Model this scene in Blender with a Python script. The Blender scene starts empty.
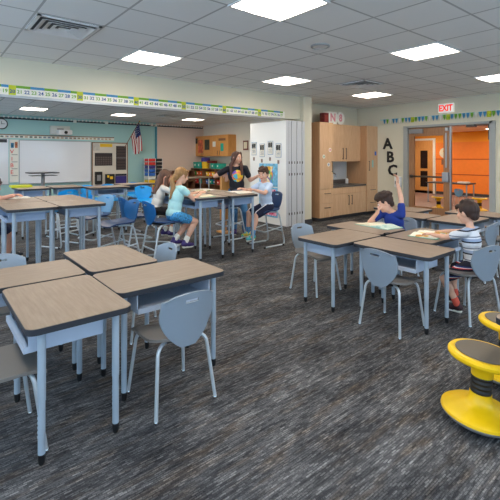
import bpy, bmesh, math, random
from mathutils import Vector, Matrix
PI = math.pi
SC = bpy.context.scene
COL = SC.collection
V = Vector
random.seed(7)

# ------------------------------------------------------------------ helpers
def mat(name, col, rough=.55, metal=0., bump=0., bscale=60., var=0., vscale=8., stretch=(1,1,1), spec=.5, emit=None, es=0.):
    m = bpy.data.materials.new(name); m.use_nodes = True
    nt = m.node_tree; n = nt.nodes; L = nt.links
    b = n['Principled BSDF']
    b.inputs['Base Color'].default_value = (*col, 1); b.inputs['Roughness'].default_value = rough
    b.inputs['Metallic'].default_value = metal; b.inputs['Specular IOR Level'].default_value = spec
    if emit:
        b.inputs['Emission Color'].default_value = (*emit, 1); b.inputs['Emission Strength'].default_value = es
    tc = n.new('ShaderNodeTexCoord'); mp = n.new('ShaderNodeMapping'); mp.inputs['Scale'].default_value = stretch
    L.new(tc.outputs['Object'], mp.inputs['Vector'])
    if var:
        nz = n.new('ShaderNodeTexNoise'); nz.inputs['Scale'].default_value = vscale; nz.inputs['Detail'].default_value = 5
        L.new(mp.outputs[0], nz.inputs['Vector'])
        r = n.new('ShaderNodeValToRGB'); e = r.color_ramp.elements
        e[0].position = .3; e[1].position = .7
        e[0].color = (*[max(0, c*(1-var)) for c in col], 1); e[1].color = (*[min(1, c*(1+var)) for c in col], 1)
        L.new(nz.outputs['Fac'], r.inputs[0]); L.new(r.outputs[0], b.inputs['Base Color'])
    if bump:
        nb = n.new('ShaderNodeTexNoise'); nb.inputs['Scale'].default_value = bscale; nb.inputs['Detail'].default_value = 3
        L.new(mp.outputs[0], nb.inputs['Vector'])
        bp = n.new('ShaderNodeBump'); bp.inputs['Strength'].default_value = bump; bp.inputs['Distance'].default_value = .01
        L.new(nb.outputs['Fac'], bp.inputs['Height']); L.new(bp.outputs[0], b.inputs['Normal'])
    return m

def S(r, g, b):                       # sRGB 0-255 to linear
    return tuple((c/255/12.92) if c/255 <= .04045 else ((c/255+.055)/1.055)**2.4 for c in (r, g, b))

def box(bm, c, s, R=None, bev=0.):
    r = bmesh.ops.create_cube(bm, size=1)
    vs = r['verts']
    bmesh.ops.scale(bm, vec=s, verts=vs)
    if bev:
        es = list({e for v in vs for e in v.link_edges})
        out = bmesh.ops.bevel(bm, geom=es, offset=bev, segments=2, affect='EDGES', profile=.5)
        vs = list({v for f in out['faces'] for v in f.verts} | {v for v in vs if v.is_valid})
    if R is not None: bmesh.ops.rotate(bm, cent=(0,0,0), matrix=R, verts=vs)
    bmesh.ops.translate(bm, vec=c, verts=vs)
    return vs
def bx(bm, x0, x1, y0, y1, z0, z1, bev=0.):
    return box(bm, ((x0+x1)/2, (y0+y1)/2, (z0+z1)/2), (abs(x1-x0), abs(y1-y0), abs(z1-z0)), None, bev)

def tube(bm, pts, r, n=10, caps=True):
    pts = [V(p) for p in pts]
    rs = r if isinstance(r, (list, tuple)) else [r]*len(pts)
    t0 = (pts[1]-pts[0]).normalized()
    u = t0.orthogonal().normalized()
    rings = []
    for i, p in enumerate(pts):
        if i == 0: t = (pts[1]-p).normalized()
        elif i == len(pts)-1: t = (p-pts[i-1]).normalized()
        else: t = ((pts[i+1]-p).normalized()+(p-pts[i-1]).normalized()).normalized()
        u = (u - t*u.dot(t)).normalized(); w = t.cross(u)
        rings.append([bm.verts.new(p+(u*math.cos(2*PI*k/n)+w*math.sin(2*PI*k/n))*rs[i]) for k in range(n)])
    for a, b in zip(rings, rings[1:]):
        for k in range(n): bm.faces.new((a[k], a[(k+1) % n], b[(k+1) % n], b[k]))
    if caps:
        bm.faces.new(rings[0][::-1]); bm.faces.new(rings[-1])

def bend(pts, rad=.04, seg=5):        # rounds the corners of a polyline
    pts = [V(p) for p in pts]; out = [pts[0]]
    for a, b, c in zip(pts, pts[1:], pts[2:]):
        d1 = (a-b); d2 = (c-b); r = min(rad, d1.length*.48, d2.length*.48)
        p = b+d1.normalized()*r; q = b+d2.normalized()*r
        for k in range(seg+1):
            t = k/seg; out.append(p*(1-t)**2+b*2*t*(1-t)+q*t*t)
    out.append(pts[-1]); return out

def lathe(bm, prof, n=32, c=(0,0,0), M=None):
    rings = []; vs = []
    for r, z in prof:
        if r < 1e-6: rings.append([bm.verts.new((0,0,z))])
        else: rings.append([bm.verts.new((r*math.cos(2*PI*k/n), r*math.sin(2*PI*k/n), z)) for k in range(n)])
        vs += rings[-1]
    for a, b in zip(rings, rings[1:]):
        for k in range(n):
            k2 = (k+1) % n
            if len(a) == 1 and len(b) > 1: bm.faces.new((a[0], b[k2], b[k]))
            elif len(b) == 1 and len(a) > 1: bm.faces.new((a[k], a[k2], b[0]))
            elif len(a) > 1: bm.faces.new((a[k], a[k2], b[k2], b[k]))
    if len(rings[0]) > 1: bm.faces.new(rings[0][::-1])
    if len(rings[-1]) > 1: bm.faces.new(rings[-1])
    if M is not None: bmesh.ops.transform(bm, matrix=M, verts=vs)
    bmesh.ops.translate(bm, vec=c, verts=vs)
    return vs

def rrect(L, W, r, seg=6):
    o = []
    for sx, sy, a0 in ((1,1,0), (-1,1,PI/2), (-1,-1,PI), (1,-1,1.5*PI)):
        for k in range(seg+1):
            a = a0+PI/2*k/seg
            o.append((sx*(L/2-r)+r*math.cos(a), sy*(W/2-r)+r*math.sin(a)))
    return o
def prism(bm, out, z0, z1):
    a = [bm.verts.new((x, y, z0)) for x, y in out]; b = [bm.verts.new((x, y, z1)) for x, y in out]
    n = len(out)
    for k in range(n): bm.faces.new((a[k], a[(k+1) % n], b[(k+1) % n], b[k]))
    bm.faces.new(a[::-1]); bm.faces.new(b)
    return a+b
def ringwall(bm, o, i, z0, z1):
    n = len(o)
    vs = [[bm.verts.new((x, y, z)) for x, y in q] for q, z in ((o,z0), (o,z1), (i,z1), (i,z0))]
    for a in range(4):
        A = vs[a]; B = vs[(a+1) % 4]
        for k in range(n): bm.faces.new((A[k], A[(k+1) % n], B[(k+1) % n], B[k]))

def ellipsoid(bm, c, r, R=None, n=16, m=10):
    M = Matrix.Translation(c) @ (R.to_4x4() if R is not None else Matrix()) @ Matrix.Diagonal((r[0], r[1], r[2], 1))
    bmesh.ops.create_uvsphere(bm, u_segments=n, v_segments=m, radius=1, matrix=M)

def capsule(bm, p0, p1, r0, r1=None, n=12):
    r1 = r0 if r1 is None else r1
    p0 = V(p0); p1 = V(p1); d = p1-p0; t = d.normalized() if d.length > 1e-6 else V((0,0,1))
    ps = []; rs = []
    for k in (80, 55, 30): a = math.radians(k); ps.append(p0-t*r0*math.sin(a)); rs.append(r0*math.cos(a))
    ps.append(p0); rs.append(r0); ps.append(p1); rs.append(r1)
    for k in (30, 55, 80): a = math.radians(k); ps.append(p1+t*r1*math.sin(a)); rs.append(r1*math.cos(a))
    tube(bm, ps, rs, n)

def text_bm(bm, s, size, M, ext=.002, bold=0.):
    cu = bpy.data.curves.new('t', 'FONT'); cu.body = s; cu.size = size; cu.extrude = ext; cu.offset = bold*size
    cu.align_x = 'CENTER'; cu.align_y = 'CENTER'; cu.resolution_u = 2
    o = bpy.data.objects.new('t', cu); COL.objects.link(o)
    dg = bpy.context.evaluated_depsgraph_get()
    me = bpy.data.meshes.new_from_object(o.evaluated_get(dg))
    me.transform(M); bm.from_mesh(me)
    bpy.data.objects.remove(o); bpy.data.curves.remove(cu); bpy.data.meshes.remove(me)

def obj(name, bm, m, parent=None, loc=None, smooth=None, matrix=None):
    bmesh.ops.recalc_face_normals(bm, faces=bm.faces)
    if smooth is not None:
        for f in bm.faces: f.smooth = True
        for e in bm.edges:
            if len(e.link_faces) == 2 and e.calc_face_angle(0) > math.radians(smooth): e.smooth = False
    me = bpy.data.meshes.new(name); bm.to_mesh(me); bm.free()
    for q in (m if isinstance(m, (list, tuple)) else [m]): me.materials.append(q)
    o = bpy.data.objects.new(name, me); COL.objects.link(o)
    if parent: o.parent = parent
    if loc is not None: o.location = loc
    return o
def N(): return bmesh.new()
def tag(o, label, cat, group=None):
    o['label'] = label; o['category'] = cat
    if group: o['group'] = group
    return o
def thing(name, label, cat, loc=(0,0,0), rotz=0, group=None):
    o = bpy.data.objects.new(name, None); COL.objects.link(o); o.empty_display_size = .1
    o.location = loc; o.rotation_euler = (0,0,rotz)
    return tag(o, label, cat, group)
def struct(name, bm, m, parent=None):
    o = obj(name, bm, m, parent)
    if not parent: o['kind'] = 'structure'
    return o
def dup(root, loc, rotz, label, group=None):
    r = root.copy(); COL.objects.link(r); r.location = loc; r.rotation_euler = (0,0,rotz); r['label'] = label
    if group: r['group'] = group
    for ch in list(root.children):
        c = ch.copy(); COL.objects.link(c); c.parent = r
        for g in list(ch.children):
            d = g.copy(); COL.objects.link(d); d.parent = c
    return r

# ------------------------------------------------------------------ materials
def wood(name, c1, c2, stretch, scale=6., rough=.45):
    m = bpy.data.materials.new(name); m.use_nodes = True
    nt = m.node_tree; n = nt.nodes; L = nt.links; b = n['Principled BSDF']
    tc = n.new('ShaderNodeTexCoord'); mp = n.new('ShaderNodeMapping'); mp.inputs['Scale'].default_value = stretch
    L.new(tc.outputs['Object'], mp.inputs['Vector'])
    nz = n.new('ShaderNodeTexNoise'); nz.inputs['Scale'].default_value = scale; nz.inputs['Detail'].default_value = 8; nz.inputs['Roughness'].default_value = .65
    L.new(mp.outputs[0], nz.inputs['Vector'])
    r = n.new('ShaderNodeValToRGB'); r.color_ramp.elements[0].position = .32; r.color_ramp.elements[1].position = .68
    r.color_ramp.elements[0].color = (*c1, 1); r.color_ramp.elements[1].color = (*c2, 1)
    L.new(nz.outputs['Fac'], r.inputs[0]); L.new(r.outputs[0], b.inputs['Base Color'])
    b.inputs['Roughness'].default_value = rough
    return m

def carpet():
    m = bpy.data.materials.new('carpet'); m.use_nodes = True
    nt = m.node_tree; n = nt.nodes; L = nt.links; b = n['Principled BSDF']
    b.inputs['Roughness'].default_value = .95; b.inputs['Specular IOR Level'].default_value = .1
    tc = n.new('ShaderNodeTexCoord')
    def noise(st, sc, det=4):
        mp = n.new('ShaderNodeMapping'); mp.inputs['Scale'].default_value = st; L.new(tc.outputs['Object'], mp.inputs['Vector'])
        z = n.new('ShaderNodeTexNoise'); z.inputs['Scale'].default_value = sc; z.inputs['Detail'].default_value = det; z.inputs['Roughness'].default_value = .6
        L.new(mp.outputs[0], z.inputs['Vector']); return z.outputs['Fac']
    def math_(op, a, c):
        k = n.new('ShaderNodeMath'); k.operation = op
        for i, q in enumerate((a, c)):
            if isinstance(q, (int, float)): k.inputs[i].default_value = q
            else: L.new(q, k.inputs[i])
        return k.outputs[0]
    def brick(w, h, c1, c2, mort=0., mc=(0, 0, 0, 1), off=.5):
        bk = n.new('ShaderNodeTexBrick'); bk.offset = off; bk.inputs['Scale'].default_value = 1; bk.inputs['Mortar Size'].default_value = mort
        bk.inputs['Mortar Smooth'].default_value = .3; bk.inputs['Brick Width'].default_value = w; bk.inputs['Row Height'].default_value = h
        bk.inputs['Color1'].default_value = (c1, c1, c1, 1); bk.inputs['Color2'].default_value = (c2, c2, c2, 1); bk.inputs['Mortar'].default_value = mc
        L.new(tc.outputs['Object'], bk.inputs['Vector']); return bk.outputs['Color']
    streak = noise((1, 12, 1), 5, 5); fine = noise((1, 4, 1), 55, 2); big = noise((.7, 1.6, 1), 2.6, 4); tuft = noise((1, 1, 1), 160, 1)
    s = math_('ADD', math_('MULTIPLY', streak, .46), math_('MULTIPLY', fine, .2))
    s = math_('ADD', s, math_('MULTIPLY', tuft, .16)); s = math_('ADD', s, math_('MULTIPLY', big, .36))
    loops = brick(.036, .0115, .0, .22, .002, (.02, .02, .02, 1), .43)
    s = math_('ADD', s, math_('MULTIPLY', loops, .66))
    r = n.new('ShaderNodeValToRGB'); el = r.color_ramp.elements
    el[0].position = .46; el[0].color = (*S(36, 37, 40), 1)
    el[1].position = .90; el[1].color = (*S(190, 188, 186), 1)
    e = el.new(.60); e.color = (*S(76, 76, 78), 1); e = el.new(.72); e.color = (*S(116, 115, 115), 1)
    L.new(s, r.inputs[0])
    w = noise((.9, 4, 1), 3.0, 4)
    rw = n.new('ShaderNodeValToRGB'); rw.color_ramp.elements[0].position = .5; rw.color_ramp.elements[1].position = .72
    rw.color_ramp.elements[0].color = (.95, .97, 1, 1); rw.color_ramp.elements[1].color = (1.0, .80, .62, 1)
    L.new(w, rw.inputs[0])
    planks = brick(1.0, .25, .72, .94, 0, (1, 1, 1, 1), .37)
    def mul(a, c):
        x = n.new('ShaderNodeMix'); x.data_type = 'RGBA'; x.blend_type = 'MULTIPLY'; x.inputs[0].default_value = 1
        L.new(a, x.inputs[6]); L.new(c, x.inputs[7]); return x.outputs[2]
    L.new(mul(mul(r.outputs[0], rw.outputs[0]), planks), b.inputs['Base Color'])
    bp = n.new('ShaderNodeBump'); bp.inputs['Strength'].default_value = .6; bp.inputs['Distance'].default_value = .006
    L.new(s, bp.inputs['Height']); L.new(bp.outputs[0], b.inputs['Normal'])
    return m

def ceiling_mat():
    m = bpy.data.materials.new('ceiling_tiles'); m.use_nodes = True
    nt = m.node_tree; n = nt.nodes; L = nt.links; b = n['Principled BSDF']
    b.inputs['Roughness'].default_value = .9
    tc = n.new('ShaderNodeTexCoord'); mp = n.new('ShaderNodeMapping'); mp.inputs['Location'].default_value = (-.785, -4.024, 0)
    L.new(tc.outputs['Object'], mp.inputs['Vector'])
    bk = n.new('ShaderNodeTexBrick'); bk.offset = 0; bk.inputs['Scale'].default_value = 1
    bk.inputs['Brick Width'].default_value = .61; bk.inputs['Row Height'].default_value = .61
    bk.inputs['Mortar Size'].default_value = .011; bk.inputs['Mortar Smooth'].default_value = .1
    bk.inputs['Color1'].default_value = (*S(238, 241, 241), 1); bk.inputs['Color2'].default_value = (*S(243, 246, 246), 1)
    bk.inputs['Mortar'].default_value = (*S(186, 189, 190), 1)
    L.new(mp.outputs[0], bk.inputs['Vector']); L.new(bk.outputs['Color'], b.inputs['Base Color'])
    nz = n.new('ShaderNodeTexNoise'); nz.inputs['Scale'].default_value = 120; L.new(tc.outputs['Object'], nz.inputs['Vector'])
    bp = n.new('ShaderNodeBump'); bp.inputs['Strength'].default_value = .15; bp.inputs['Distance'].default_value = .005
    L.new(nz.outputs['Fac'], bp.inputs['Height']); L.new(bp.outputs[0], b.inputs['Normal'])
    return m

def patch_mat(name, cols, scale=9., base=None, rough=.7):      # random coloured cells, like a crayon drawing or a bright print
    m = bpy.data.materials.new(name); m.use_nodes = True
    nt = m.node_tree; n = nt.nodes; L = nt.links; b = n['Principled BSDF']; b.inputs['Roughness'].default_value = rough
    tc = n.new('ShaderNodeTexCoord'); vo = n.new('ShaderNodeTexVoronoi'); vo.inputs['Scale'].default_value = scale
    L.new(tc.outputs['Object'], vo.inputs['Vector'])
    sep = n.new('ShaderNodeSeparateColor'); L.new(vo.outputs['Color'], sep.inputs[0])
    r = n.new('ShaderNodeValToRGB'); r.color_ramp.interpolation = 'CONSTANT'; el = r.color_ramp.elements
    k = len(cols)
    el[0].position = 0; el[0].color = (*cols[0], 1); el[1].position = 1/k; el[1].color = (*cols[1], 1)
    for i in range(2, k): e = el.new(i/k); e.color = (*cols[i], 1)
    L.new(sep.outputs[0], r.inputs[0]); L.new(r.outputs[0], b.inputs['Base Color'])
    return m

def stripe_mat(name, stops, axis='Z', period=.16, rough=.9):
    m = bpy.data.materials.new(name); m.use_nodes = True
    nt = m.node_tree; n = nt.nodes; L = nt.links; b = n['Principled BSDF']; b.inputs['Roughness'].default_value = rough
    tc = n.new('ShaderNodeTexCoord'); sp = n.new('ShaderNodeSeparateXYZ'); L.new(tc.outputs['Object'], sp.inputs[0])
    d = n.new('ShaderNodeMath'); d.operation = 'DIVIDE'; d.inputs[1].default_value = period; L.new(sp.outputs[axis], d.inputs[0])
    f = n.new('ShaderNodeMath'); f.operation = 'FRACT'; L.new(d.outputs[0], f.inputs[0])
    r = n.new('ShaderNodeValToRGB'); r.color_ramp.interpolation = 'CONSTANT'; el = r.color_ramp.elements
    el[0].position = stops[0][0]; el[0].color = (*stops[0][1], 1); el[1].position = stops[1][0]; el[1].color = (*stops[1][1], 1)
    for p, c in stops[2:]: e = el.new(p); e.color = (*c, 1)
    L.new(f.outputs[0], r.inputs[0]); L.new(r.outputs[0], b.inputs['Base Color'])
    return m

M = {}
M['carpet'] = carpet()
M['hallfloor'] = mat('hall_floor', S(140, 112, 100), .5, var=.08, vscale=3)
M['ceiling'] = ceiling_mat()
M['wall'] = mat('wall_paint', S(222, 217, 196), .85, bump=.05, bscale=200)
M['beige'] = mat('beige_paint', S(232, 212, 198), .85, bump=.05, bscale=200)
M['teal'] = mat('teal_paint', S(172, 214, 212), .8, bump=.05, bscale=200)
M['tealtrim'] = mat('teal_trim', S(70, 150, 175), .6)
M['base'] = mat('base_rubber', S(58, 60, 66), .6)
M['orange'] = mat('orange_paint', S(246, 136, 44), .6, var=.03)
M['amber'] = mat('amber_paint', S(250, 160, 30), .6)
M['white'] = mat('white_plastic', S(235, 236, 236), .4)
M['board'] = mat('whiteboard', S(238, 240, 244), .12)
M['panel'] = mat('white_partition', S(246, 246, 243), .18)
M['alu'] = mat('aluminium', S(176, 180, 184), .38, .75)
M['alu2'] = mat('partition_edge', S(214, 217, 222), .4, .2)
M['steel'] = mat('dark_steel', S(84, 80, 76), .35, .8)
M['chrome'] = mat('chrome', S(200, 205, 210), .2, 1.)
M['leg'] = mat('blue_grey_powdercoat', S(166, 183, 199), .36, .1)
M['legtube'] = mat('silver_tube', S(196, 207, 216), .3, .3)
M['black'] = mat('black_plastic', S(24, 25, 28), .5)
M['dark'] = mat('dark_edge', S(44, 48, 56), .5)
M['top'] = wood('desk_laminate', S(134, 116, 100), S(154, 136, 119), (1.2, 14, 14), 5, .42)
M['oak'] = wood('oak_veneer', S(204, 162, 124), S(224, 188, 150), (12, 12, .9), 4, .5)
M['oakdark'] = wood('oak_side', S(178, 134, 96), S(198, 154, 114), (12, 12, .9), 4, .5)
M['maple'] = wood('warm_maple', S(206, 142, 72), S(226, 164, 92), (12, 12, 1), 4, .45)
M['doorwood'] = wood('door_veneer', S(150, 106, 72), S(178, 132, 94), (12, 12, .9), 4, .45)
M['brown'] = wood('brown_wood', S(122, 82, 56), S(150, 106, 76), (8, 8, 1), 4, .5)
M['granite'] = mat('granite_counter', S(92, 88, 86), .3, var=.3, vscale=90)
M['chair'] = mat('grey_blue_shell', S(138, 152, 166), .42, bump=.04, bscale=300)
M['seat'] = mat('taupe_seat', S(120, 117, 114), .4, bump=.04, bscale=300)
M['blue'] = mat('blue_shell', S(24, 96, 158), .4, bump=.04, bscale=300)
M['navyshell'] = mat('navy_shell', S(34, 64, 108), .4, bump=.04, bscale=300)
M['cyan'] = mat('bright_blue_shell', S(20, 166, 246), .4)
M['paleblue'] = mat('pale_blue_shell', S(120, 176, 222), .35)
M['tray'] = mat('book_box_plastic', S(186, 200, 220), .4)
M['tray2'] = mat('blue_book_box', S(150, 172, 204), .4)
M['yellow'] = mat('yellow_plastic', S(246, 200, 10), .38)
M['cush'] = mat('grey_cushion', S(112, 104, 92), .8, bump=.1, bscale=150)
M['paper'] = mat('paper', S(240, 238, 228), .8)
M['paper2'] = mat('cream_paper', S(236, 228, 200), .8)
M['glass'] = mat('hall_glass', (.9, .9, .9), .02)
g = M['glass'].node_tree.nodes['Principled BSDF']; g.inputs['Transmission Weight'].default_value = 1; g.inputs['IOR'].default_value = 1.02
M['red'] = mat('red', S(225, 30, 30), .5)
M['redlit'] = mat('exit_red', S(225, 40, 35), .5, emit=S(255, 50, 40), es=.6)
M['signwhite'] = mat('backlit_white', S(240,238,230), .5, emit=(1,.97,.9), es=.35)
M['green'] = mat('green', S(110, 170, 40), .6)
M['lime'] = mat('lime', S(196, 206, 40), .6)
M['bluep'] = mat('strip_blue', S(60, 140, 190), .6)
M['inkblue'] = mat('ink_blue', S(50, 90, 150), .7)
M['tealbin'] = mat('teal_bin', S(30, 170, 150), .5)
M['orangebin'] = mat('orange_bin', S(240, 100, 30), .5)
M['redbin'] = mat('red_bin', S(215, 45, 40), .5)
M['bluebin'] = mat('blue_bin', S(50, 110, 200), .5)
M['greenbin'] = mat('green_bin', S(70, 170, 70), .5)
M['yellowbin'] = mat('yellow_bin', S(245, 200, 40), .5)
M['purple'] = mat('purple_bin', S(60, 50, 130), .5)
M['light'] = mat('lamp_diffuser', (1, 1, 1), .5, emit=(1., .87, .72), es=20.)
M['maroon'] = mat('maroon_box', S(110, 30, 32), .6, var=.3, vscale=20)
M['pink'] = mat('pink', S(226, 150, 160), .7)
M['grey'] = mat('grey_plastic', S(150, 150, 150), .5)

# ------------------------------------------------------------------ room
ZC = 2.73
bm = N(); bx(bm, -2.2, 9.0, -2.7, 14.5, -.1, 0); struct('floor', bm, M['carpet'])
bm = N(); bx(bm, 9.0, 17, 0, 14, -.1, -.002); struct('floor_hall', bm, M['hallfloor'])
bm = N(); bx(bm, -2.2, 9.15, -2.7, 14.5, ZC, ZC+.1); struct('ceiling', bm, M['ceiling'])
bm = N(); bx(bm, 9.15, 17, 0, 14, 2.38, 2.48); struct('ceiling_hall', bm, M['white'])

# soffit between the two rooms, its pier and the wall behind the cabinets
bm = N(); bx(bm, -2, 6.27, 6.1, 6.3, 2.24, ZC); struct('wall_soffit', bm, M['wall'])
bm = N(); bx(bm, -2, 5.68, 6.085, 6.1, 2.215, 2.245); bx(bm, -2, 5.68, 6.18, 6.22, 2.22, 2.24); struct('trim_1', bm, M['alu'])
bm = N(); bx(bm, 6.27, 6.52, 6.0, 6.75, 0, ZC); struct('wall_pier', bm, M['wall'])
bm = N(); bx(bm, 6.262, 6.53, 5.99, 6.0, 0, .1); struct('baseboard_pier', bm, M['base'])
bm = N(); bx(bm, 6.52, 9.0, 6.63, 6.75, 0, ZC); struct('wall_back', bm, M['wall'])
# wall with the hallway doors (opening y 3.3 .. 5.24)
DY0, DY1, DZ = 3.30, 5.22, 2.13
bm = N(); bx(bm, 9.0, 9.15, -2.5, DY0, 0, ZC); bx(bm, 9.0, 9.15, DY1, 6.75, 0, ZC); bx(bm, 9.0, 9.15, DY0, DY1, DZ, ZC); struct('wall_right', bm, M['wall'])
bm = N(); bx(bm, 8.985, 9.0, -2.5, DY0-.06, 0, .1); bx(bm, 8.985, 9.0, DY1+.06, 6.0, 0, .1); struct('baseboard_right', bm, M['base'])
bm = N()
for y in (DY0, DY1): bx(bm, 8.97, 9.17, y-.055, y+.055, 0, DZ+.05)
bx(bm, 8.97, 9.17, DY0, DY1, DZ-.0, DZ+.05); struct('trim_2', bm, mat('door_frame_paint', S(168, 172, 170), .5))
bm = N(); bx(bm, 9.0, 9.15, 6.75, 14.3, 0, ZC); struct('wall_far_right', bm, mat('cream_paint', S(236, 228, 212), .85))
bm = N(); bx(bm, -2, 6.88, 14.3, 14.45, 0, ZC); struct('wall_teal', bm, M['teal'])
bm = N(); bx(bm, 6.88, 9.15, 14.3, 14.45, 0, ZC); struct('wall_far_beige', bm, M['beige'])
bm = N(); bx(bm, 6.84, 6.9, 14.24, 14.3, 0, 2.6); struct('trim_3', bm, M['tealtrim'])
# window walls to the left of and behind the camera
def window_wall(name, horiz, c, a0, a1, wins):
    bm = N()
    def seg(p, q, z0, z1):
        if horiz: bx(bm, p, q, c-.2, c, z0, z1)
        else: bx(bm, c-.2, c, p, q, z0, z1)
    seg(a0, a1, 0, .8); seg(a0, a1, 2.45, ZC); p = a0
    for w0, w1 in wins: seg(p, w0, .8, 2.45); p = w1
    seg(p, a1, .8, 2.45)
    struct(name, bm, M['wall'])
k = 1
LW = [(-1.9, -.2), (.1, 1.8), (2.1, 3.8), (4.1, 5.7), (7.0, 8.8), (9.2, 11.0), (11.4, 13.4)]
BW = [(-1.5, .5), (.9, 2.9), (3.3, 5.3), (5.7, 7.7)]
window_wall('wall_left', False, -2, -2.7, 14.5, LW); window_wall('wall_front', True, -2.5, -2, 9.15, BW)
for hz, ws, c in ((False, LW, -2.1), (True, BW, -2.6)):
    for w0, w1 in ws:
        bm = N(); t = .05
        def bar(p, q, z0, z1):
            if hz: bx(bm, p, q, c-.03, c+.03, z0, z1)
            else: bx(bm, c-.03, c+.03, p, q, z0, z1)
        bar(w0, w0+t, .8, 2.45); bar(w1-t, w1, .8, 2.45); bar(w0, w1, .8, .85); bar(w0, w1, 2.4, 2.45); mid = (w0+w1)/2; bar(mid-t/2, mid+t/2, .8, 2.45)
        struct('window_%d' % k, bm, M['alu']); k += 1

# hallway beyond the doors
HX = 15.6
bm = N(); bx(bm, HX, HX+.1, 0, 14, 0, 2.38); struct('wall_hall', bm, M['orange'])
bm = N(); bx(bm, HX-.012, HX, 3, 14, 2.0, 2.38); struct('trim_4', bm, M['amber'])
bm = N()
for z in (.78, 1.36): bx(bm, HX-.014, HX, 3, 8.0, z-.015, z+.015)
struct('trim_5', bm, mat('orange_reveal', S(176, 78, 34), .6))
bm = N(); bx(bm, HX-.02, HX, 0, 14, 0, .1); struct('baseboard_hall', bm, M['base'])
for nm, y0, y1 in (('wall_hall_south', .0, .1), ('wall_hall_north', 13.9, 14.0)):
    bm = N(); bx(bm, 9.15, HX, y0, y1, 0, 2.38); struct(nm, bm, M['orange'])

# ------------------------------------------------------------------ ceiling fittings
def ceiling_light(x, y, label, first=[None]):
    if first[0] is None:
        t = thing('ceiling_light', label, 'ceiling light', (x, y, ZC), 0, 'ceiling light panels')
        bm = N()
        for a, b_, c, d in ((-.305,.305,-.305,-.285), (-.305,.305,.285,.305), (-.305,-.285,-.285,.285), (.285,.305,-.285,.285)): bx(bm, a, b_, c, d, -.014, 0)
        obj('frame', bm, M['white'], t)
        bm = N(); vs = []
        nx = 10
        for i in range(nx+1):
            u = -.285+.57*i/nx; z = -.004-.012*math.sin(PI*i/nx)
            vs.append([bm.verts.new((u, w, z)) for w in (-.285, .285)])
        for a, b_ in zip(vs, vs[1:]): bm.faces.new((a[0], a[1], b_[1], b_[0]))
        bm2 = bm; ret = bmesh.ops.extrude_face_region(bm2, geom=bm2.faces[:]); bmesh.ops.translate(bm2, vec=(0,0,.004), verts=[v for v in ret['geom'] if isinstance(v, bmesh.types.BMVert)])
        obj('diffuser', bm2, M['light'], t)
        first[0] = t
    else: dup(first[0], (x, y, ZC), 0, label)
for x, y, l in [
    (2.31, 4.94, 'square ceiling light near the number strip, leftmost on the ceiling of the near room'),
    (4.75, 4.94, 'square ceiling light above the white folding partition'),
    (7.19, 4.94, 'square ceiling light nearest the wooden sink cabinets'),
    (2.31, 2.50, 'largest square ceiling light, cut by the top edge of the photo'),
    (4.75, 2.50, 'square ceiling light above the two reading boys'),
    (7.19, 2.50, 'square ceiling light cut by the right edge of the photo'),
    (2.31, 12.1, 'ceiling light in the far room above the wall projector'),
    (4.75, 12.1, 'ceiling light in the far room above the flag side'),
    (7.19, 12.1, 'ceiling light in the far room nearest the maple wall cabinets'),
    (-.13, 2.50, 'square ceiling light over the left windows'),
    (-.13, 4.94, 'square ceiling light over the high tables on the left'),
    (2.31, .06, 'square ceiling light behind the camera'), (4.75, .06, 'square ceiling light behind the yellow stools'), (7.19, .06, 'square ceiling light at the front right corner'),
    (-.13, .06, 'square ceiling light at the front left corner'),
    (-.13, 7.4, 'far room ceiling light by the left windows, near row'), (2.31, 7.4, 'far room ceiling light behind the soffit, second in the near row'),
    (4.75, 7.4, 'far room ceiling light behind the soffit, third in the near row'), (7.19, 7.4, 'far room ceiling light behind the folded partition'),
    (-.13, 9.7, 'far room ceiling light by the left windows, middle row'), (2.31, 9.7, 'far room ceiling light, second in the middle row'),
    (4.75, 9.7, 'far room ceiling light, third in the middle row'), (7.19, 9.7, 'far room ceiling light, fourth in the middle row')]:
    ceiling_light(x, y, l)

def vent(x, y, label, s=.285):
    t = thing('ceiling_vent', label, 'vent', (x, y, ZC), 0, 'square ceiling air vents')
    bm = N(); bx(bm, -s, s, -s, s, -.004, 0); obj('backing', bm, mat('duct_grey', S(84,84,86), .8), t)
    bm = N()
    for a, b_, c, d in ((-s,s,-s,-s+.03), (-s,s,s-.03,s), (-s,-s+.03,-s,s), (s-.03,s,-s,s)): bx(bm, a, b_, c, d, -.016, -.002)
    obj('frame', bm, M['white'], t)
    for r in (.235, .175, .115, .055):
        bm = N(); o = [(r,r), (-r,r), (-r,-r), (r,-r)]; q = r-.05
        i = [(q,q), (-q,q), (-q,-q), (q,-q)]
        A = [bm.verts.new((p[0], p[1], -.03)) for p in o]; B = [bm.verts.new((p[0], p[1], -.006)) for p in i]
        A2 = [bm.verts.new((p[0], p[1], -.027)) for p in o]; B2 = [bm.verts.new((p[0], p[1], -.003)) for p in i]
        for k in range(4):
            j = (k+1) % 4; bm.faces.new((A[k], A[j], B[j], B[k])); bm.faces.new((A2[k], A2[j], B2[j], B2[k])); bm.faces.new((A[k], A[j], A2[j], A2[k])); bm.faces.new((B[k], B[j], B2[j], B2[k]))
        obj('louver', bm, M['white'], t)
vent(1.09, 4.33, 'large square air vent in the ceiling at the upper left')
vent(5.97, 4.33, 'dark square air vent in the ceiling between two lights on the right')
vent(5.97, 11.5, 'small air vent in the far room ceiling above the flag')
t = thing('ceiling_speaker', 'round flush speaker grille in the ceiling tiles', 'speaker', (3.57, 3.15, ZC))
bm = N(); lathe(bm, [(0,-.012), (.085,-.012), (.09,-.006), (.09,0)]); obj('grille', bm, M['white'], t, smooth=30)
bm = N(); lathe(bm, [(.088,-.004), (.09,-.016), (.108,-.014), (.112,0)]); obj('ring', bm, mat('speaker_ring', S(150,156,158), .5), t, smooth=30)

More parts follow.
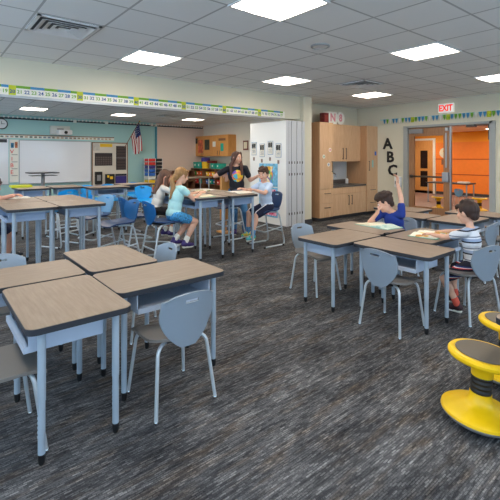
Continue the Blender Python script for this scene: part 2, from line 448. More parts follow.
# ------------------------------------------------------------------ number strips
def number_strip(name, label, p0, d, L, top, h, hl0, step, first, pennant=False):
    t = thing(name, label, 'wall border', p0, math.atan2(d[1], d[0]))
    R = Matrix.Rotation(PI/2, 4, 'X')
    bm = N()
    if pennant: bx(bm, 0, L, -.003, .012, top-.022, top)
    else: bx(bm, 0, L, -.003, .012, top-h, top)
    obj('strip', bm, M['teal'] if pennant else M['paper'], t)
    n = int(L/step); kk = round(hl0/step); off = hl0-kk*step
    for k in range(n+1):
        x = off+k*step+step/2
        if x < step or x > L-step: continue
        hi = (k-kk) % 10 == 0; c = k % 4 < 2; num = first+k-kk
        bm = N()
        if pennant and not hi:
            w = step*.38; pr = [(x-w, top-.004), (x+w, top-.004), (x+w*.7, top-h*.55), (x, top-h), (x-w*.7, top-h*.55)]
            A = [bm.verts.new((p[0], -.007, p[1])) for p in pr]; B = [bm.verts.new((p[0], -.003, p[1])) for p in pr]
            bm.faces.new(A); bm.faces.new(B[::-1])
            for q in range(5): bm.faces.new((A[q], A[(q+1) % 5], B[(q+1) % 5], B[q]))
            obj('pennant', bm, M['bluep'] if c else (M['green'] if k % 3 else M['paper']), t)
            continue
        bx(bm, x-step*.495, x+step*.495, -.007, -.003, top-h+.002, top-h*.26)
        nf = len(bm.faces); bx(bm, x-step*.495, x+step*.495, -.008, -.003, top-h*.26, top)
        nt_ = len(bm.faces)
        if num > 0: text_bm(bm, str(num), h*.5, Matrix.Translation((x, -.009, top-h*.63)) @ R, .0015, .02)
        for i, f in enumerate(bm.faces): f.material_index = 0 if i < nf else (1 if i < nt_ else 2)
        obj('number_card', bm, [M['lime'] if hi else M['paper'], M['lime'] if hi else (M['bluep'] if c else M['green']), M['inkblue'] if k % 2 else M['green']], t)
    return t
number_strip('number_strip', 'long white number line strip on the soffit above the far room', (-1.9, 6.085, 0), (1, 0), 7.70, 2.375, .13, 1.9+.87, .084, 20)
number_strip('pennant_strip', 'blue and green pennant strip above the hallway doors under the exit sign', (8.985, 5.92, 0), (0, -1), 2.86, 2.385, .125, .84, .084, 110, True)

# ------------------------------------------------------------------ desks
def make_desk(name, label, cat, h, Ld, W, group, tray=True):
    t = thing(name, label, cat, (0,0,0), 0, group)
    bm = N(); prism(bm, rrect(Ld-.006, W-.006, .047), h-.03, h); tp = obj('tabletop', bm, M['top'], t, smooth=30)
    bm = N(); ringwall(bm, rrect(Ld, W, .05), rrect(Ld-.012, W-.012, .044), h-.031, h-.002); obj('edge_band', bm, M['dark'], tp, smooth=30)
    lx = Ld/2-.1; ly = W/2-.065
    for sx in (-1, 1):
        for sy in (-1, 1):
            bm = N(); x, y = sx*(Ld/2-.06), sy*(W/2-.075)
            tube(bm, [(x,y,h-.032), (x,y,h*.45)], .0185, 14); tube(bm, [(x,y,h*.46), (x,y,.045)], .0165, 14)
            for q in range(6): box(bm, (x, y-.0165, h*.2+q*.022), (.006,.003,.009))
            lg = obj('leg', bm, M['leg'], t, smooth=40)
            bm = N(); lathe(bm, [(.0,.0), (.012,0), (.016,.012), (.0185,.05), (.0,.05)], 14, (x,y,0)); obj('foot', bm, M['black'], lg, smooth=40)
    bm = N()
    for sy in (-1, 1): bx(bm, -Ld/2+.06, Ld/2-.06, sy*(W/2-.075)-.01, sy*(W/2-.075)+.01, h-.052, h-.031)
    for sx in (-1, 1): bx(bm, sx*(Ld/2-.06)-.01, sx*(Ld/2-.06)+.01, -W/2+.075, W/2-.075, h-.052, h-.031)
    obj('frame', bm, M['leg'], t)
    if tray:                                          # open book box hung under the top, mouth towards the pupil (-y)
        bm = N(); x0, x1, y0, y1, z0, z1 = -Ld/2+.12, Ld/2-.12, -W/2+.03, W/2-.12, h-.15, h-.035; w = .006
        bx(bm, x0, x1, y0, y1, z0, z0+w); bx(bm, x0, x0+w, y0, y1, z0, z1); bx(bm, x1-w, x1, y0, y1, z0, z1); bx(bm, x0, x1, y1-w, y1, z0, z1)
        bx(bm, x0, x1, y0-.02, y0+.004, z0, z0+.03)
        obj('book_box', bm, M['tray2'] if h > .8 else M['tray'], t)
    return t

HA, HB, HH = .66, .64, .88
low = make_desk('student_desk', 'tan student desk nearest the camera at the lower left', 'desk', HA, .75, .50, 'low desks of the front left cluster')
low.location = (.61, 2.42, 0); low.rotation_euler = (0,0,-PI/2)
def lowdesk(x, y, r, l, g, z=0):
    return dup(low, (x, y, z), r, l, g)
gA = 'low desks of the front left cluster'
lowdesk(1.24, 2.52, 0, 'tan student desk with a grey blue chair pushed in from the front', gA)
lowdesk(1.135, 3.19, PI/2, 'tan student desk behind the one with the grey chair, farthest in the front left cluster', gA)
lowdesk(.485, 3.07, PI, 'tan student desk cut by the left edge, behind the nearest desk', gA)
gB = 'low desks where the two boys read'; dz = HB-HA
lowb = make_desk('student_desk', 'tan student desk with an empty chair facing it, beside the open picture book', 'desk', HB, .75, .50, gB)
lowb.location = (3.34, 1.97, 0); lowb.rotation_euler = (0,0,-PI/2)
dup(lowb, (3.265, 2.62, 0), PI, 'tan student desk at the left of the reading boys, with a chair behind it')
dup(lowb, (3.90, 2.77, 0), PI/2, 'tan student desk where the blue shirted boy leans on his elbow')
dup(lowb, (4.00, 2.10, 0), 0, 'tan student desk where the striped shirt boy has his book')
gF = 'low desks behind the reading boys'
for x, y, r, l in [(5.37, 2.38, 0, 'tan desk right behind the striped shirt boy'), (5.26, 3.03, -PI/2, 'tan desk in front of the wooden hallway door'),
                   (6.13, 2.44, PI/2, 'tan desk farthest right, by the open doorway'), (5.79, 3.42, PI/2, 'tan desk behind the boy raising his hand')]:
    dup(lowb, (x, y, 0), r, l, gF)
dup(lowb, (2.57, .555, 0), 0, 'tan desk corner at the right edge above the yellow stools', 'desk by the yellow stools')

hi = make_desk('high_desk', 'high tan desk where the girl in the aqua shirt reads', 'desk', HH, .73, .52, 'high desks by the white partition')
hi.location = (3.13, 5.06, 0); hi.rotation_euler = (0,0,-PI/2)
for x, y, r, l, g in [
    (3.68, 5.06, PI/2, 'high tan desk where the boy in the pale blue shirt reads', 0), (3.13, 5.81, -PI/2, 'high tan desk where the girl with long brown hair leans', 0),
    (3.68, 5.81, PI/2, 'high tan desk in front of the teacher', 0),
    (.95, 5.31, -PI/2, 'high tan desk at the left edge where the forearms with paper rest', 1), (1.48, 5.31, PI/2, 'high tan desk at the right of the left group, beside the blue chairs', 1),
    (.95, 6.05, -PI/2, 'high tan desk second in depth at the left edge', 1), (1.48, 6.05, PI/2, 'high tan desk second in depth, beside the pale blue chair', 1),
    (1.55, 8.35, -PI/2, 'far high desk in front of the whiteboard, left one', 2), (2.12, 8.35, PI/2, 'far high desk in front of the whiteboard, middle one', 2),
    (2.72, 7.75, 0, 'far high desk among the bright blue chairs', 2), (3.48, 8.25, 0, 'far high desk in front of the cream bulletin board', 2)]:
    dup(hi, (x, y, 0), r, l, ('high desks by the white partition', 'high desks at the left edge', 'high desks in the far room')[g])

# ------------------------------------------------------------------ chairs
def shell(dzs, wide=1.):
    """seat and back of a moulded school chair, front towards +y"""
    seat = N(); ny, nx = 10, 10
    g = []
    for i in range(ny+1):
        v = i/ny; y = -.185+.385*v
        w = .19*wide*(1-.35*max(0, (.25-v)/.25)**2)*(1-.12*max(0, (v-.8)/.2)**2)
        z = .405+dzs+.02*(1-math.sin(PI*min(1, v*1.05)))*(v < .5)+(-.03*max(0, (v-.75)/.25)**2)
        g.append([seat.verts.new((w*(2*j/nx-1), y, z+.012*(2*j/nx-1)**2)) for j in range(nx+1)])
    for a, b_ in zip(g, g[1:]):
        for j in range(nx): seat.faces.new((a[j], a[j+1], b_[j+1], b_[j]))
    r = bmesh.ops.extrude_face_region(seat, geom=seat.faces[:]); bmesh.ops.translate(seat, vec=(0,0,-.016), verts=[v for v in r['geom'] if isinstance(v, bmesh.types.BMVert)])
    back = N(); nz = 16; nx = 16; g = []
    for i in range(nz+1):
        v = i/nz; z = .375+dzs+.315*v
        if v < .62: w = .045+.125*math.sin(PI/2*(v/.62))**.8
        else: w = .17-.010*((v-.62)/.38)
        if v > .8: w *= math.sqrt(max(.0, 1-((v-.8)/.2)**4*.5))
        y0 = -.195-.055*v**1.3
        g.append([back.verts.new((wide*w*(2*j/nx-1), y0+.055*(abs(2*j/nx-1)**2)*(w/.19)**2, z-.018*(v > .9)*(2*j/nx-1)**2)) for j in range(nx+1)])
    for i, (a, b_) in enumerate(zip(g, g[1:])):
        for j in range(nx):
            if i == 13 and 6 <= j <= 9: continue          # hand slot
            back.faces.new((a[j], b_[j], b_[j+1], a[j+1]))
    r = bmesh.ops.extrude_face_region(back, geom=back.faces[:]); bmesh.ops.translate(back, vec=(0,-.014,0), verts=[v for v in r['geom'] if isinstance(v, bmesh.types.BMVert)])
    for q in (seat, back): bmesh.ops.recalc_face_normals(q, faces=q.faces)
    return seat, back

def make_chair(name, label, group, m):
    t = thing(name, label, 'chair', (0,0,0), 0, group)
    s, b_ = shell(0)
    obj('seat', s, M['seat'], t, smooth=50); obj('backrest', b_, m, t, smooth=50)
    for sx in (-1, 1):
        for sy in (-1, 1):
            bm = N()
            tube(bm, bend([(sx*.04, sy*.085, .384), (sx*.155, sy*.14, .384), (sx*.19, sy*.19, .012)], .06), .0105, 10)
            lg = obj('leg', bm, M['legtube'], t, smooth=60)
            bm = N(); lathe(bm, [(0,0), (.014,0), (.015,.008), (.012,.014), (0,.014)], 12, (sx*.19, sy*.19, 0)); obj('glide', bm, M['chrome'], lg, smooth=40)
    bm = N(); bx(bm, -.09, .09, -.12, .12, .376, .39, .004); obj('seat_plate', bm, M['dark'], t)
    return t
cA = make_chair('student_chair', 'grey blue student chair with its back to the camera at the front left cluster', 'grey blue student chairs', M['chair'])
cA.location = (1.165, 2.215, 0)
for x, y, r, l in [
    (.28, 2.37, -PI/2, 'grey student chair cut by the left edge under the nearest desk'),
    (.47, 3.42, PI, 'grey student chair mostly hidden behind the left edge desk'),
    (1.43, 3.19, PI/2, 'grey blue student chair behind the front left cluster, only its rounded back top showing'),
    (3.10, 1.93, -PI/2, 'empty grey blue chair in front of the boys\' desks, its back to the camera'),
    (3.30, 2.98, PI, 'empty grey chair at the left end of the boys\' desks'),
    (3.81, 1.61, -.3, 'grey blue chair the striped shirt boy sits on'),
    (4.42, 2.70, PI/2, 'grey chair the blue shirted boy sits on'),
    (5.12, 2.08, 0, 'grey blue chair right behind the striped shirt boy'),
    (5.60, 2.08, 0, 'grey blue chair cut by the right edge of the photo')]:
    dup(cA, (x, y, 0), r, l)

def make_high(name, label, group, m, ms):
    t = thing(name, label, 'chair', (0,0,0), 0, group)
    s, b_ = shell(.175, 1.05)
    obj('seat', s, ms, t, smooth=50); obj('backrest', b_, m, t, smooth=50)
    for sx in (-1, 1):
        bm = N()
        tube(bm, bend([(sx*.09, .10, .555), (sx*.17, -.13, .545), (sx*.20, -.235, .014), (sx*.21, .21, .014)], .07), .0125, 10)
        fr = obj('sled_leg', bm, M['legtube'], t, smooth=60)
        for y in (-.19, .205):
            bm = N(); lathe(bm, [(0,0), (.019,0), (.019,.028), (0,.03)], 12, (sx*.207, y, 0)); obj('foot_cap', bm, M['black'], fr, smooth=40)
    bm = N(); tube(bm, [(-.19,-.19,.24), (.19,-.19,.24)], .010, 8); obj('crossbar', bm, M['legtube'], t, smooth=60)
    bm = N(); tube(bm, bend([(-.185,-.18,.3), (-.17,.17,.25), (.17,.17,.25), (.185,-.18,.3)], .05), .010, 8); obj('foot_rail', bm, M['legtube'], t, smooth=60)
    bm = N(); bx(bm, -.12, .12, -.13, .13, .543, .557, .004); obj('seat_plate', bm, M['dark'], t)
    return t
gh = 'high blue sled chairs'
hb = make_high('high_chair', 'high blue chair the girl in the aqua shirt sits on', gh, M['blue'], M['navyshell']); hb.location = (2.50, 5.0, 0); hb.rotation_euler = (0,0,-PI/2)
hp = make_high('high_chair', 'high pale blue chair leaning towards the left desks, lightest of the blue chairs', gh, M['paleblue'], M['navyshell']); hp.location = (1.98, 6.15, 0); hp.rotation_euler = (0,0,PI/2+.35)
hn = make_high('high_chair', 'high navy chair the boy in the pale blue shirt sits on', gh, M['navyshell'], M['navyshell']); hn.location = (4.36, 5.02, 0); hn.rotation_euler = (0,0,PI/2)
hc = make_high('high_chair', 'bright blue chair in front of the cream bulletin board, left of the pair', gh, M['cyan'], M['cyan']); hc.location = (2.62, 8.40, 0); hc.rotation_euler = (0,0,PI)
dup(hb, (2.45, 5.72, 0), -PI/2, 'high blue chair of the girl with long brown hair')
dup(hb, (2.0, 5.28, 0), PI/2+.1, 'high blue chair with its back turned to the girls, at the left desks')
dup(hn, (4.20, 5.85, 0), PI/2, 'high navy chair in front of the teacher')
dup(hc, (3.10, 8.48, 0), PI+.1, 'bright blue chair in front of the cream bulletin board, right of the pair')
dup(hc, (3.45, 7.55, 0), PI, 'bright blue chair left of the coloured drawer tower')
dup(hc, (3.75, 8.75, 0), PI, 'small bright blue chair under the dark pocket chart')
dup(hc, (1.98, 7.9, 0), .2, 'bright blue chair at the far desks below the whiteboard')
dup(hc, (1.75, 7.1, 0), .5, 'bright blue chair seen under the left high desks')

# ------------------------------------------------------------------ wobble stools
def make_stool(label):
    t = thing('wobble_stool', label, 'stool', (0,0,0), 0, 'yellow wobble stools')
    bm = N(); lathe(bm, [(0,.012), (.12,.002), (.175,.02), (.19,.036), (.188,.048), (.165,.064), (.11,.078), (.075,.092), (.058,.115), (.054,.15), (0,.15)], 48); obj('base', bm, M['yellow'], t, smooth=35)
    bm = N(); lathe(bm, [(0,0), (.11,0), (.17,.012), (.189,.03), (.191,.037), (.186,.036), (0,.012)], 48); obj('base_pad', bm, M['grey'], t, smooth=35)
    bm = N(); lathe(bm, [(0,.148), (.052,.148), (.054,.16), (.05,.172), (.054,.184), (.05,.196), (.054,.208), (.05,.22), (.053,.232), (.05,.24), (0,.24)], 40); obj('grip_sleeve', bm, M['black'], t, smooth=25)
    T = Matrix.Rotation(math.radians(7), 4, V((.64,.77,0)))
    bm = N(); lathe(bm, [(0,.238), (.054,.238), (.056,.265), (.064,.29), (.09,.312), (.14,.325), (.17,.328), (.178,.338), (.178,.35), (.168,.362), (.15,.366), (.142,.362), (0,.362)], 48)
    obj('seat', bm, M['yellow'], t, smooth=35)
    bm = N(); lathe(bm, [(0,.3635), (.138,.3635), (.142,.366), (.138,.369), (0,.371)], 48); obj('cushion', bm, M['cush'], t, smooth=35)
    return t
st = make_stool('yellow wobble stool nearest the camera at the lower right'); st.location = (2.33, .926, 0)
def tilt(o, d): o.rotation_euler = Matrix.Rotation(math.radians(d), 3, V((.64,.77,0))).to_euler(); o.location.z = .003*d+.004; return o
tilt(st, 5)
tilt(dup(st, (2.90, .99, 0), 0, 'yellow wobble stool half hidden behind the desk corner at the right edge'), 5)
h1 = dup(st, (10.85, 5.33, 0), 0, 'small yellow stool in the hallway behind the wooden door glass'); tilt(h1, 0)
h2 = dup(st, (11.30, 4.46, 0), 0, 'small yellow stool in the hallway at the right of the blue chair'); tilt(h2, 0)

# ------------------------------------------------------------------ wooden cabinets with sink
def bar_handle(bm, c, L, axis):
    d = V((0,0,1)) if axis == 'z' else V((1,0,0)); c = V(c); n = V((0,-1,0))
    a = c-d*L/2; b_ = c+d*L/2
    tube(bm, [a-d*.015+n*.028, b_+d*.015+n*.028], .007, 8)
    for p in (a, b_): tube(bm, [p, p+n*.028], .006, 8)
def cabinet(name, label, x0, x1, yf, yb, z0, z1, fronts, m=None, kick=True, side=None):
    t = thing(name, label, 'cabinet', ((x0+x1)/2, yb, 0)); ox, oy = (x0+x1)/2, yb
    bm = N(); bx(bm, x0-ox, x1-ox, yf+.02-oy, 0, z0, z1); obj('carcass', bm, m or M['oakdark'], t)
    if kick: bm = N(); bx(bm, x0-ox+.01, x1-ox-.01, yf+.07-oy, -.02, 0, z0); obj('toe_kick', bm, M['base'], t)
    for kind, a, b_, c, d, h in fronts:
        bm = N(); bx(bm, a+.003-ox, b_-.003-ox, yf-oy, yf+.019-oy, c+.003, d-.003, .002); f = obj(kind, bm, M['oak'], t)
        if h:
            bm = N()
            hx, hz, L, ax = h; bar_handle(bm, (hx-ox, yf-oy, hz), L, ax); obj('handle', bm, M['steel'], f, smooth=50)
    return t
CW = 6.62
cabinet('tall_cabinet', 'tall oak cabinet at the left of the sink, round stickers on its door', 6.79, 7.24, 6.0, CW, .08, 2.22,
        [('door', 6.79, 7.24, .72, 2.22, (7.19, 1.22, .22, 'z')), ('drawer', 6.79, 7.24, .40, .72, (7.03, .62, .17, 'x')), ('drawer', 6.79, 7.24, .08, .40, (7.03, .30, .17, 'x'))])
cabinet('wall_cabinet', 'oak wall cabinet with two doors above the sink', 7.24, 8.54, 6.2, CW, 1.33, 2.22,
        [('door', 7.24, 7.89, 1.33, 2.22, (7.83, 1.52, .24, 'z')), ('door', 7.89, 8.54, 1.33, 2.22, (7.95, 1.52, .24, 'z'))], kick=False)
cabinet('sink_cabinet', 'low oak cabinet with two doors under the sink counter', 7.24, 8.54, 6.03, CW, .08, .73,
        [('door', 7.24, 7.89, .08, .58, (7.83, .42, .2, 'z')), ('door', 7.89, 8.54, .08, .58, (7.95, .42, .2, 'z')), ('apron_panel', 7.24, 8.54, .58, .73, None)])
cabinet('tall_cabinet', 'tall narrow oak cabinet in the corner at the right of the sink', 8.54, 8.995, 6.0, CW, .08, 2.22,
        [('door', 8.54, 8.995, .72, 2.22, (8.61, 1.22, .22, 'z')), ('drawer', 8.54, 8.995, .40, .72, (8.77, .62, .17, 'x')), ('drawer', 8.54, 8.995, .08, .40, (8.77, .30, .17, 'x'))])
t = thing('countertop', 'speckled dark grey sink countertop with backsplash', 'countertop', (7.89, CW, 0))
bm = N(); bx(bm, -.65, .65, -.60, 0, .73, .77, .004); obj('slab', bm, M['granite'], t)
bm = N(); bx(bm, -.65, .65, -.02, 0, .77, .87); obj('backsplash', bm, M['granite'], t)
bm = N(); ringwall(bm, rrect(.56, .42, .06), rrect(.50, .36, .05), .765, .775); q = prism(bm, rrect(.50, .36, .05), .762, .769); bmesh.ops.translate(bm, vec=(.05,-.3,0), verts=bm.verts)
obj('sink_rim', bm, M['steel'], t, smooth=30)
t = thing('faucet', 'chrome gooseneck faucet behind the sink', 'faucet', (7.72, 6.5, .77))
bm = N(); lathe(bm, [(0,0), (.028,0), (.026,.02), (.016,.04), (0,.04)], 16); obj('base', bm, M['chrome'], t, smooth=40)
bm = N(); tube(bm, bend([(0,0,.03), (0,0,.27), (.02,-.16,.27), (.02,-.165,.18)], .08), .011, 10); obj('spout', bm, M['chrome'], t, smooth=50)
bm = N(); tube(bm, [(.02,0,.05), (.08,-.02,.09)], .006, 8); obj('lever', bm, M['chrome'], t, smooth=50)
for x, y, l in ((8.28, 6.42, 'white soap bottle at the right of the sink'), (7.42, 6.45, 'small clear bottle at the left of the faucet')):
    t = thing('soap_bottle', l, 'bottle', (x, y, .77))
    bm = N(); lathe(bm, [(0,0), (.035,0), (.037,.02), (.037,.11), (.014,.135), (0,.135)], 16); obj('bottle', bm, M['white'], t, smooth=40)
    bm = N(); tube(bm, bend([(0,0,.13), (0,0,.175), (0,-.045,.17)], .015), .007, 8); obj('pump', bm, M['grey'], t, smooth=50)
bm = N(); bx(bm, 7.3, 8.5, 6.615, 6.625, .87, 1.33); tag(obj('splash_panel', bm, mat('pale_splash', S(214, 220, 222), .3)), 'pale panel on the wall between counter and wall cabinet', 'wall panel')
def sticker(x, y, z, l, m, r=.045):
    bm = N(); lathe(bm, [(0,0), (r,0), (r,.003), (0,.003)], 20, M=Matrix.Rotation(PI/2, 4, 'X')); o = tag(obj('sticker', bm, M['paper'], None, (x, y, z)), l, 'sticker', 'round stickers on the tall cabinet doors')
    bm = N(); lathe(bm, [(0,.003), (r*.6,.003), (r*.6,.005), (0,.005)], 12, M=Matrix.Rotation(PI/2, 4, 'X')); obj('print', bm, m, o)
sticker(7.13, 5.999, 1.60, 'round pink sticker, topmost on the left tall cabinet', M['pink'])
sticker(6.92, 5.999, 1.45, 'round pale green sticker, nearest the cabinet\'s left edge', mat('sage', S(150, 190, 170), .7))
sticker(7.08, 5.999, 1.27, 'round blue sticker, lowest on the left tall cabinet', mat('mist', S(150, 170, 200), .7))
bm = N(); bx(bm, 8.74, 8.80, 5.993, 5.998, 1.18, 1.36); tag(obj('paper_note', bm, mat('aqua_note', S(150, 205, 200), .8)), 'aqua paper note on the right tall cabinet', 'note')
bm = N(); bx(bm, 8.86, 8.92, 5.993, 5.998, 1.48, 1.58); tag(obj('paper_note', bm, M['bluebin']), 'small blue note high on the right tall cabinet', 'note')
# boxes on top of the cabinets
def deco(name, label, x, y, bm, m, bm2, m2): 
    t = thing(name, label, 'box', (x, y, 2.22)); obj('box', bm, m, t, smooth=30); obj('print', bm2, m2, t)
bm = N(); bx(bm, -.08, .08, -.07, .07, 0, .25, .004); b2 = N()
bx(b2, -.055, .055, -.073, -.07, .05, .2)
deco('letter_box', 'dark red box on top of the tall cabinet, left of the white box', 7.28, 6.3, bm, M['maroon'], b2, mat('rust', S(150, 60, 50), .7))
bm = N(); bx(bm, -.15, .15, -.09, .09, 0, .29, .004); b2 = N(); R = Matrix.Rotation(PI/2, 4, 'X'); text_bm(b2, 'N', .26, Matrix.Translation((0,-.092,.145)) @ R, .002, .03)
deco('letter_box', 'white box with a pink letter on top of the cabinets', 7.51, 6.32, bm, M['paper'], b2, M['pink'])
bm = N(); lathe(bm, [(0,-.07), (.15,-.07), (.155,-.06), (.155,.06), (.15,.07), (0,.07)], 32, (0,0,.155), Matrix.Rotation(PI/2, 4, 'X')); b2 = N(); text_bm(b2, '8', .24, Matrix.Translation((0,-.072,.155)) @ R, .002, .03)
deco('round_box', 'round white box with a pink figure on top of the cabinets', 7.82, 6.32, bm, M['paper'], b2, M['pink'])

# ------------------------------------------------------------------ white folding partition, stacked
t = thing('folding_partition', 'white folding partition panels stacked beside the wall pier', 'partition', (5.98, 6.6, 0))
for k in range(7):
    bm = N(); x = -.26+k*.0775
    bx(bm, x, x+.068, -.64 if k == 0 else -.655+.012*(k % 2), .53, .02, 2.19, .006); p = obj('panel', bm, M['panel'] if k == 0 else M['alu2'], t)
    if k:
        bm = N(); bx(bm, x-.010, x, -.64, .5, .03, 2.17); obj('gasket', bm, M['dark'], p)
        bm = N()
        for z in (.25, 1.06, 1.30): bx(bm, x-.006, x+.002, -.662, -.645, z, z+.05)
        obj('hinge', bm, M['steel'], p)
    else:
        bm = N(); bx(bm, x-.002, x+.066, -.648, -.64, .02, 2.19); obj('edge_trim', bm, M['alu2'], p)
PX = 5.98-.262
def xposter(name, label, cat, y0, y1, z0, z1, m, extra=None, group=None):
    bm = N(); bx(bm, PX-.006, PX-.001, y0, y1, z0, z1); o = obj(name, bm, m); tag(o, label, cat, group)
    for nm, mm, rects in (extra or []):
        bm = N()
        for a, b_, c, d in rects: bx(bm, PX-.009, PX-.006, y0+(y1-y0)*a, y0+(y1-y0)*b_, z0+(z1-z0)*c, z0+(z1-z0)*d)
        obj(nm, bm, mm, o)
frame_m = mat('poster_frame', S(140, 165, 195), .6); photo_m = mat('dark_photo', S(70, 80, 92), .6, var=.5, vscale=40)
for y0, z1, l in ((6.90, 1.77, 'first framed notice from the left on the white partition'), (6.62, 1.73, 'second framed notice from the left on the white partition'),
                  (6.35, 1.78, 'third framed notice from the left, highest on the white partition'), (6.10, 1.72, 'fourth framed notice, nearest the stacked panel edges')):
    xposter('notice', l, 'notice', y0, y0+.17, z1-.29, z1, frame_m, [('sheet', M['paper'], [(.06,.94,.04,.96)]), ('picture', photo_m, [(.14,.46,.52,.9), (.54,.88,.52,.9)]), ('text_lines', frame_m, [(.15,.85,.36,.4), (.15,.75,.26,.3), (.15,.8,.16,.2)])], 'framed notices on the white partition')
for y0, z0, l in ((6.96, 1.36, 'tiny brown picture under the first framed notice'), (6.69, 1.32, 'tiny grey picture under the second framed notice'), (6.42, 1.36, 'tiny tan picture under the third framed notice'), (6.16, 1.30, 'tiny pale picture under the fourth framed notice')):
    xposter('small_picture', l, 'picture', y0, y0+.055, z0, z0+.075, mat('tiny_print', S(150, 130, 120), .7, var=.4, vscale=60), None, 'tiny pictures under the notices')
xposter('art_poster', 'tall pale blue poster with bright coloured drawings behind the boy', 'poster', 6.21, 6.80, .17, 1.30, mat('sky_print', S(120, 190, 230), .5, var=.35, vscale=14),
        [('drawing', patch_mat('crayon', [S(240,180,60), S(230,90,110), S(90,160,220), S(250,235,190), S(150,110,190), S(110,190,120)], 16), [(.25,.9,.62,.95)]),
         ('lower_print', patch_mat('crayon_pink', [S(225,90,130), S(240,150,180), S(200,60,90), S(250,210,220)], 22), [(.05,.95,.03,.2), (.1,.32,.3,.52)]), ('divider', M['paper'], [(0,1,.555,.57)])])

# ------------------------------------------------------------------ doors to the hallway, wall fittings
LY0, LY1 = 4.17, 5.165
t = thing('door', 'wooden door leaf with a large glass pane and push bar', 'door', (9.06, LY0, 0)); t['kind'] = 'structure'; t.name = 'door_1'
def dbx(bm, y0, y1, z0, z1, d0=-.022, d1=.022, bev=0): bx(bm, d0, d1, y0-LY0, y1-LY0, z0, z1, bev)
bm = N(); dbx(bm, LY0, 4.33, .01, 2.12); dbx(bm, 5.03, LY1, .01, 2.12); dbx(bm, 4.33, 5.03, 1.93, 2.12); dbx(bm, 4.33, 5.03, .01, .28); obj('leaf', bm, M['doorwood'], t)
bm = N(); dbx(bm, 4.33, 5.03, .28, 1.93, -.003, .003); obj('pane', bm, M['glass'], t)
bm = N(); dbx(bm, LY0-.012, LY0+.02, .01, 2.12, -.03, .028); obj('edge_strip', bm, M['alu'], t)
bm = N(); dbx(bm, 4.33, 5.12, .965, 1.005, -.075, -.045, .005); pb = obj('push_bar', bm, M['steel'], t)
bm = N(); dbx(bm, 4.20, 4.34, .88, 1.10, -.085, -.022, .012); obj('latch', bm, M['alu'], pb)
bm = N(); dbx(bm, 5.06, 5.12, .95, 1.02, -.07, -.022, .005); obj('bracket', bm, M['steel'], pb)
bm = N(); dbx(bm, 4.80, 5.14, 1.995, 2.10, -.08, -.022, .006); dc = obj('door_closer', bm, M['grey'], t)
bm = N(); dbx(bm, 4.20, 4.28, 2.02, 2.10, -.07, -.022, .01); obj('top_latch', bm, M['alu'], t)
bm = N(); dbx(bm, 4.255, 4.285, 1.2, 1.98, -.03, -.022); obj('latch_rod', bm, M['alu'], t)
bm = N(); bx(bm, 8.99, 9.12, DY0+.35, DY0+.52, DZ-.05, DZ, .008); bx(bm, 9.0, 9.1, DY0+.05, DY0+.34, DZ-.03, DZ-.012); tag(obj('door_stop', bm, M['steel']), 'dark metal door holder under the top of the open doorway', 'door hardware')
bm = N(); bx(bm, 9.0, 9.06, DY0+.056, DY0+.085, 1.80, DZ-.02); tag(obj('strike_bracket', bm, M['steel']), 'dark bracket at the upper right inside the open doorway', 'door hardware')
t = thing('exit_sign', 'white exit sign with red letters above the hallway doors', 'sign', (8.985, 4.24, 2.52))
bm = N(); bx(bm, -.03, .015, -.17, .17, -.095, .105, .006); obj('housing', bm, M['signwhite'], t)
bm = N(); text_bm(bm, 'EXIT', .19, Matrix.Translation((-.033, 0, .0)) @ Matrix.Diagonal((1, .78, 1, 1)) @ Matrix.Rotation(-PI/2, 4, 'Z') @ R, .002, .035); obj('lettering', bm, M['redlit'], t)
for ch, y, z in (('A', 5.71, 1.76), ('B', 5.64, 1.43), ('C', 5.575, 1.10)):
    bm = N(); text_bm(bm, ch, .37, Matrix.Translation((8.99, y, z)) @ Matrix.Rotation(-PI/2, 4, 'Z') @ R, .008, .03)
    bmesh.ops.recalc_face_normals(bm, faces=bm.faces)
    for v in bm.verts: v.co.x += 0
    tag(obj('wall_letter', bm, M['black']), 'black letter %s on the wall left of the hallway doors' % ch, 'letter', 'black alphabet letters on the wall')
t = thing('soap_dispenser', 'white dispenser on the wall beside the boy\'s raised hand', 'dispenser', (8.985, 5.40, .83))
bm = N(); bx(bm, -.09, .015, -.08, .08, -.13, .13, .02); obj('housing', bm, M['white'], t, smooth=40)
bm = N(); bx(bm, -.094, -.088, .0, .05, -.05, .03); obj('window', bm, M['grey'], t)

for i, (x, y) in enumerate(((10.8, 3.5), (10.8, 6.5), (13.2, 4.0), (13.2, 6.5), (13.2, 9), (14.6, 5.2), (14.6, 7.8), (12.0, 8.5), (12.0, 5.2))):  # ceiling panels added to brighten the hallway, which is dark without them
    o = dup([q for q in COL.objects if q.name == 'ceiling_light'][0], (x, y, 2.38), 0, 'added hallway fill light, %s' % ('nearest the open doorway', 'behind the wall letters', 'over the hallway table', 'in front of the hallway door', 'deep in the hallway', 'along the orange wall', 'beside the hallway door', 'at the back of the hallway', 'above the blue hallway chair')[i])
# hallway things seen through the doors
bm = N(); bx(bm, HX-.02, HX, 7.86, 8.75, 0, 2.1); d2 = struct('door_2', bm, M['maple'])
bm = N(); bx(bm, HX-.026, HX-.018, 8.1, 8.4, .25, 1.7); obj('pane', bm, mat('dark_glass', S(40, 30, 28), .15), d2)
bm = N(); bx(bm, HX-.03, HX-.018, 8.1, 8.4, .88, .98); obj('rail', bm, M['maple'], d2)
bm = N(); bx(bm, HX-.035, HX, 7.78, 7.88, 0, 2.1); bx(bm, HX-.035, HX, 7.78, 8.85, 2.1, 2.18); struct('trim_6', bm, M['paper'])
t = thing('hall_sign', 'pale round room sign with a plate on the orange hallway wall', 'sign', (HX, 7.42, 1.5))
bm = N(); lathe(bm, [(0,0), (.2,0), (.2,.02), (0,.02)], 24, (0,0,.1), Matrix.Rotation(-PI/2, 4, 'Y')); obj('disc', bm, M['paper2'], t)
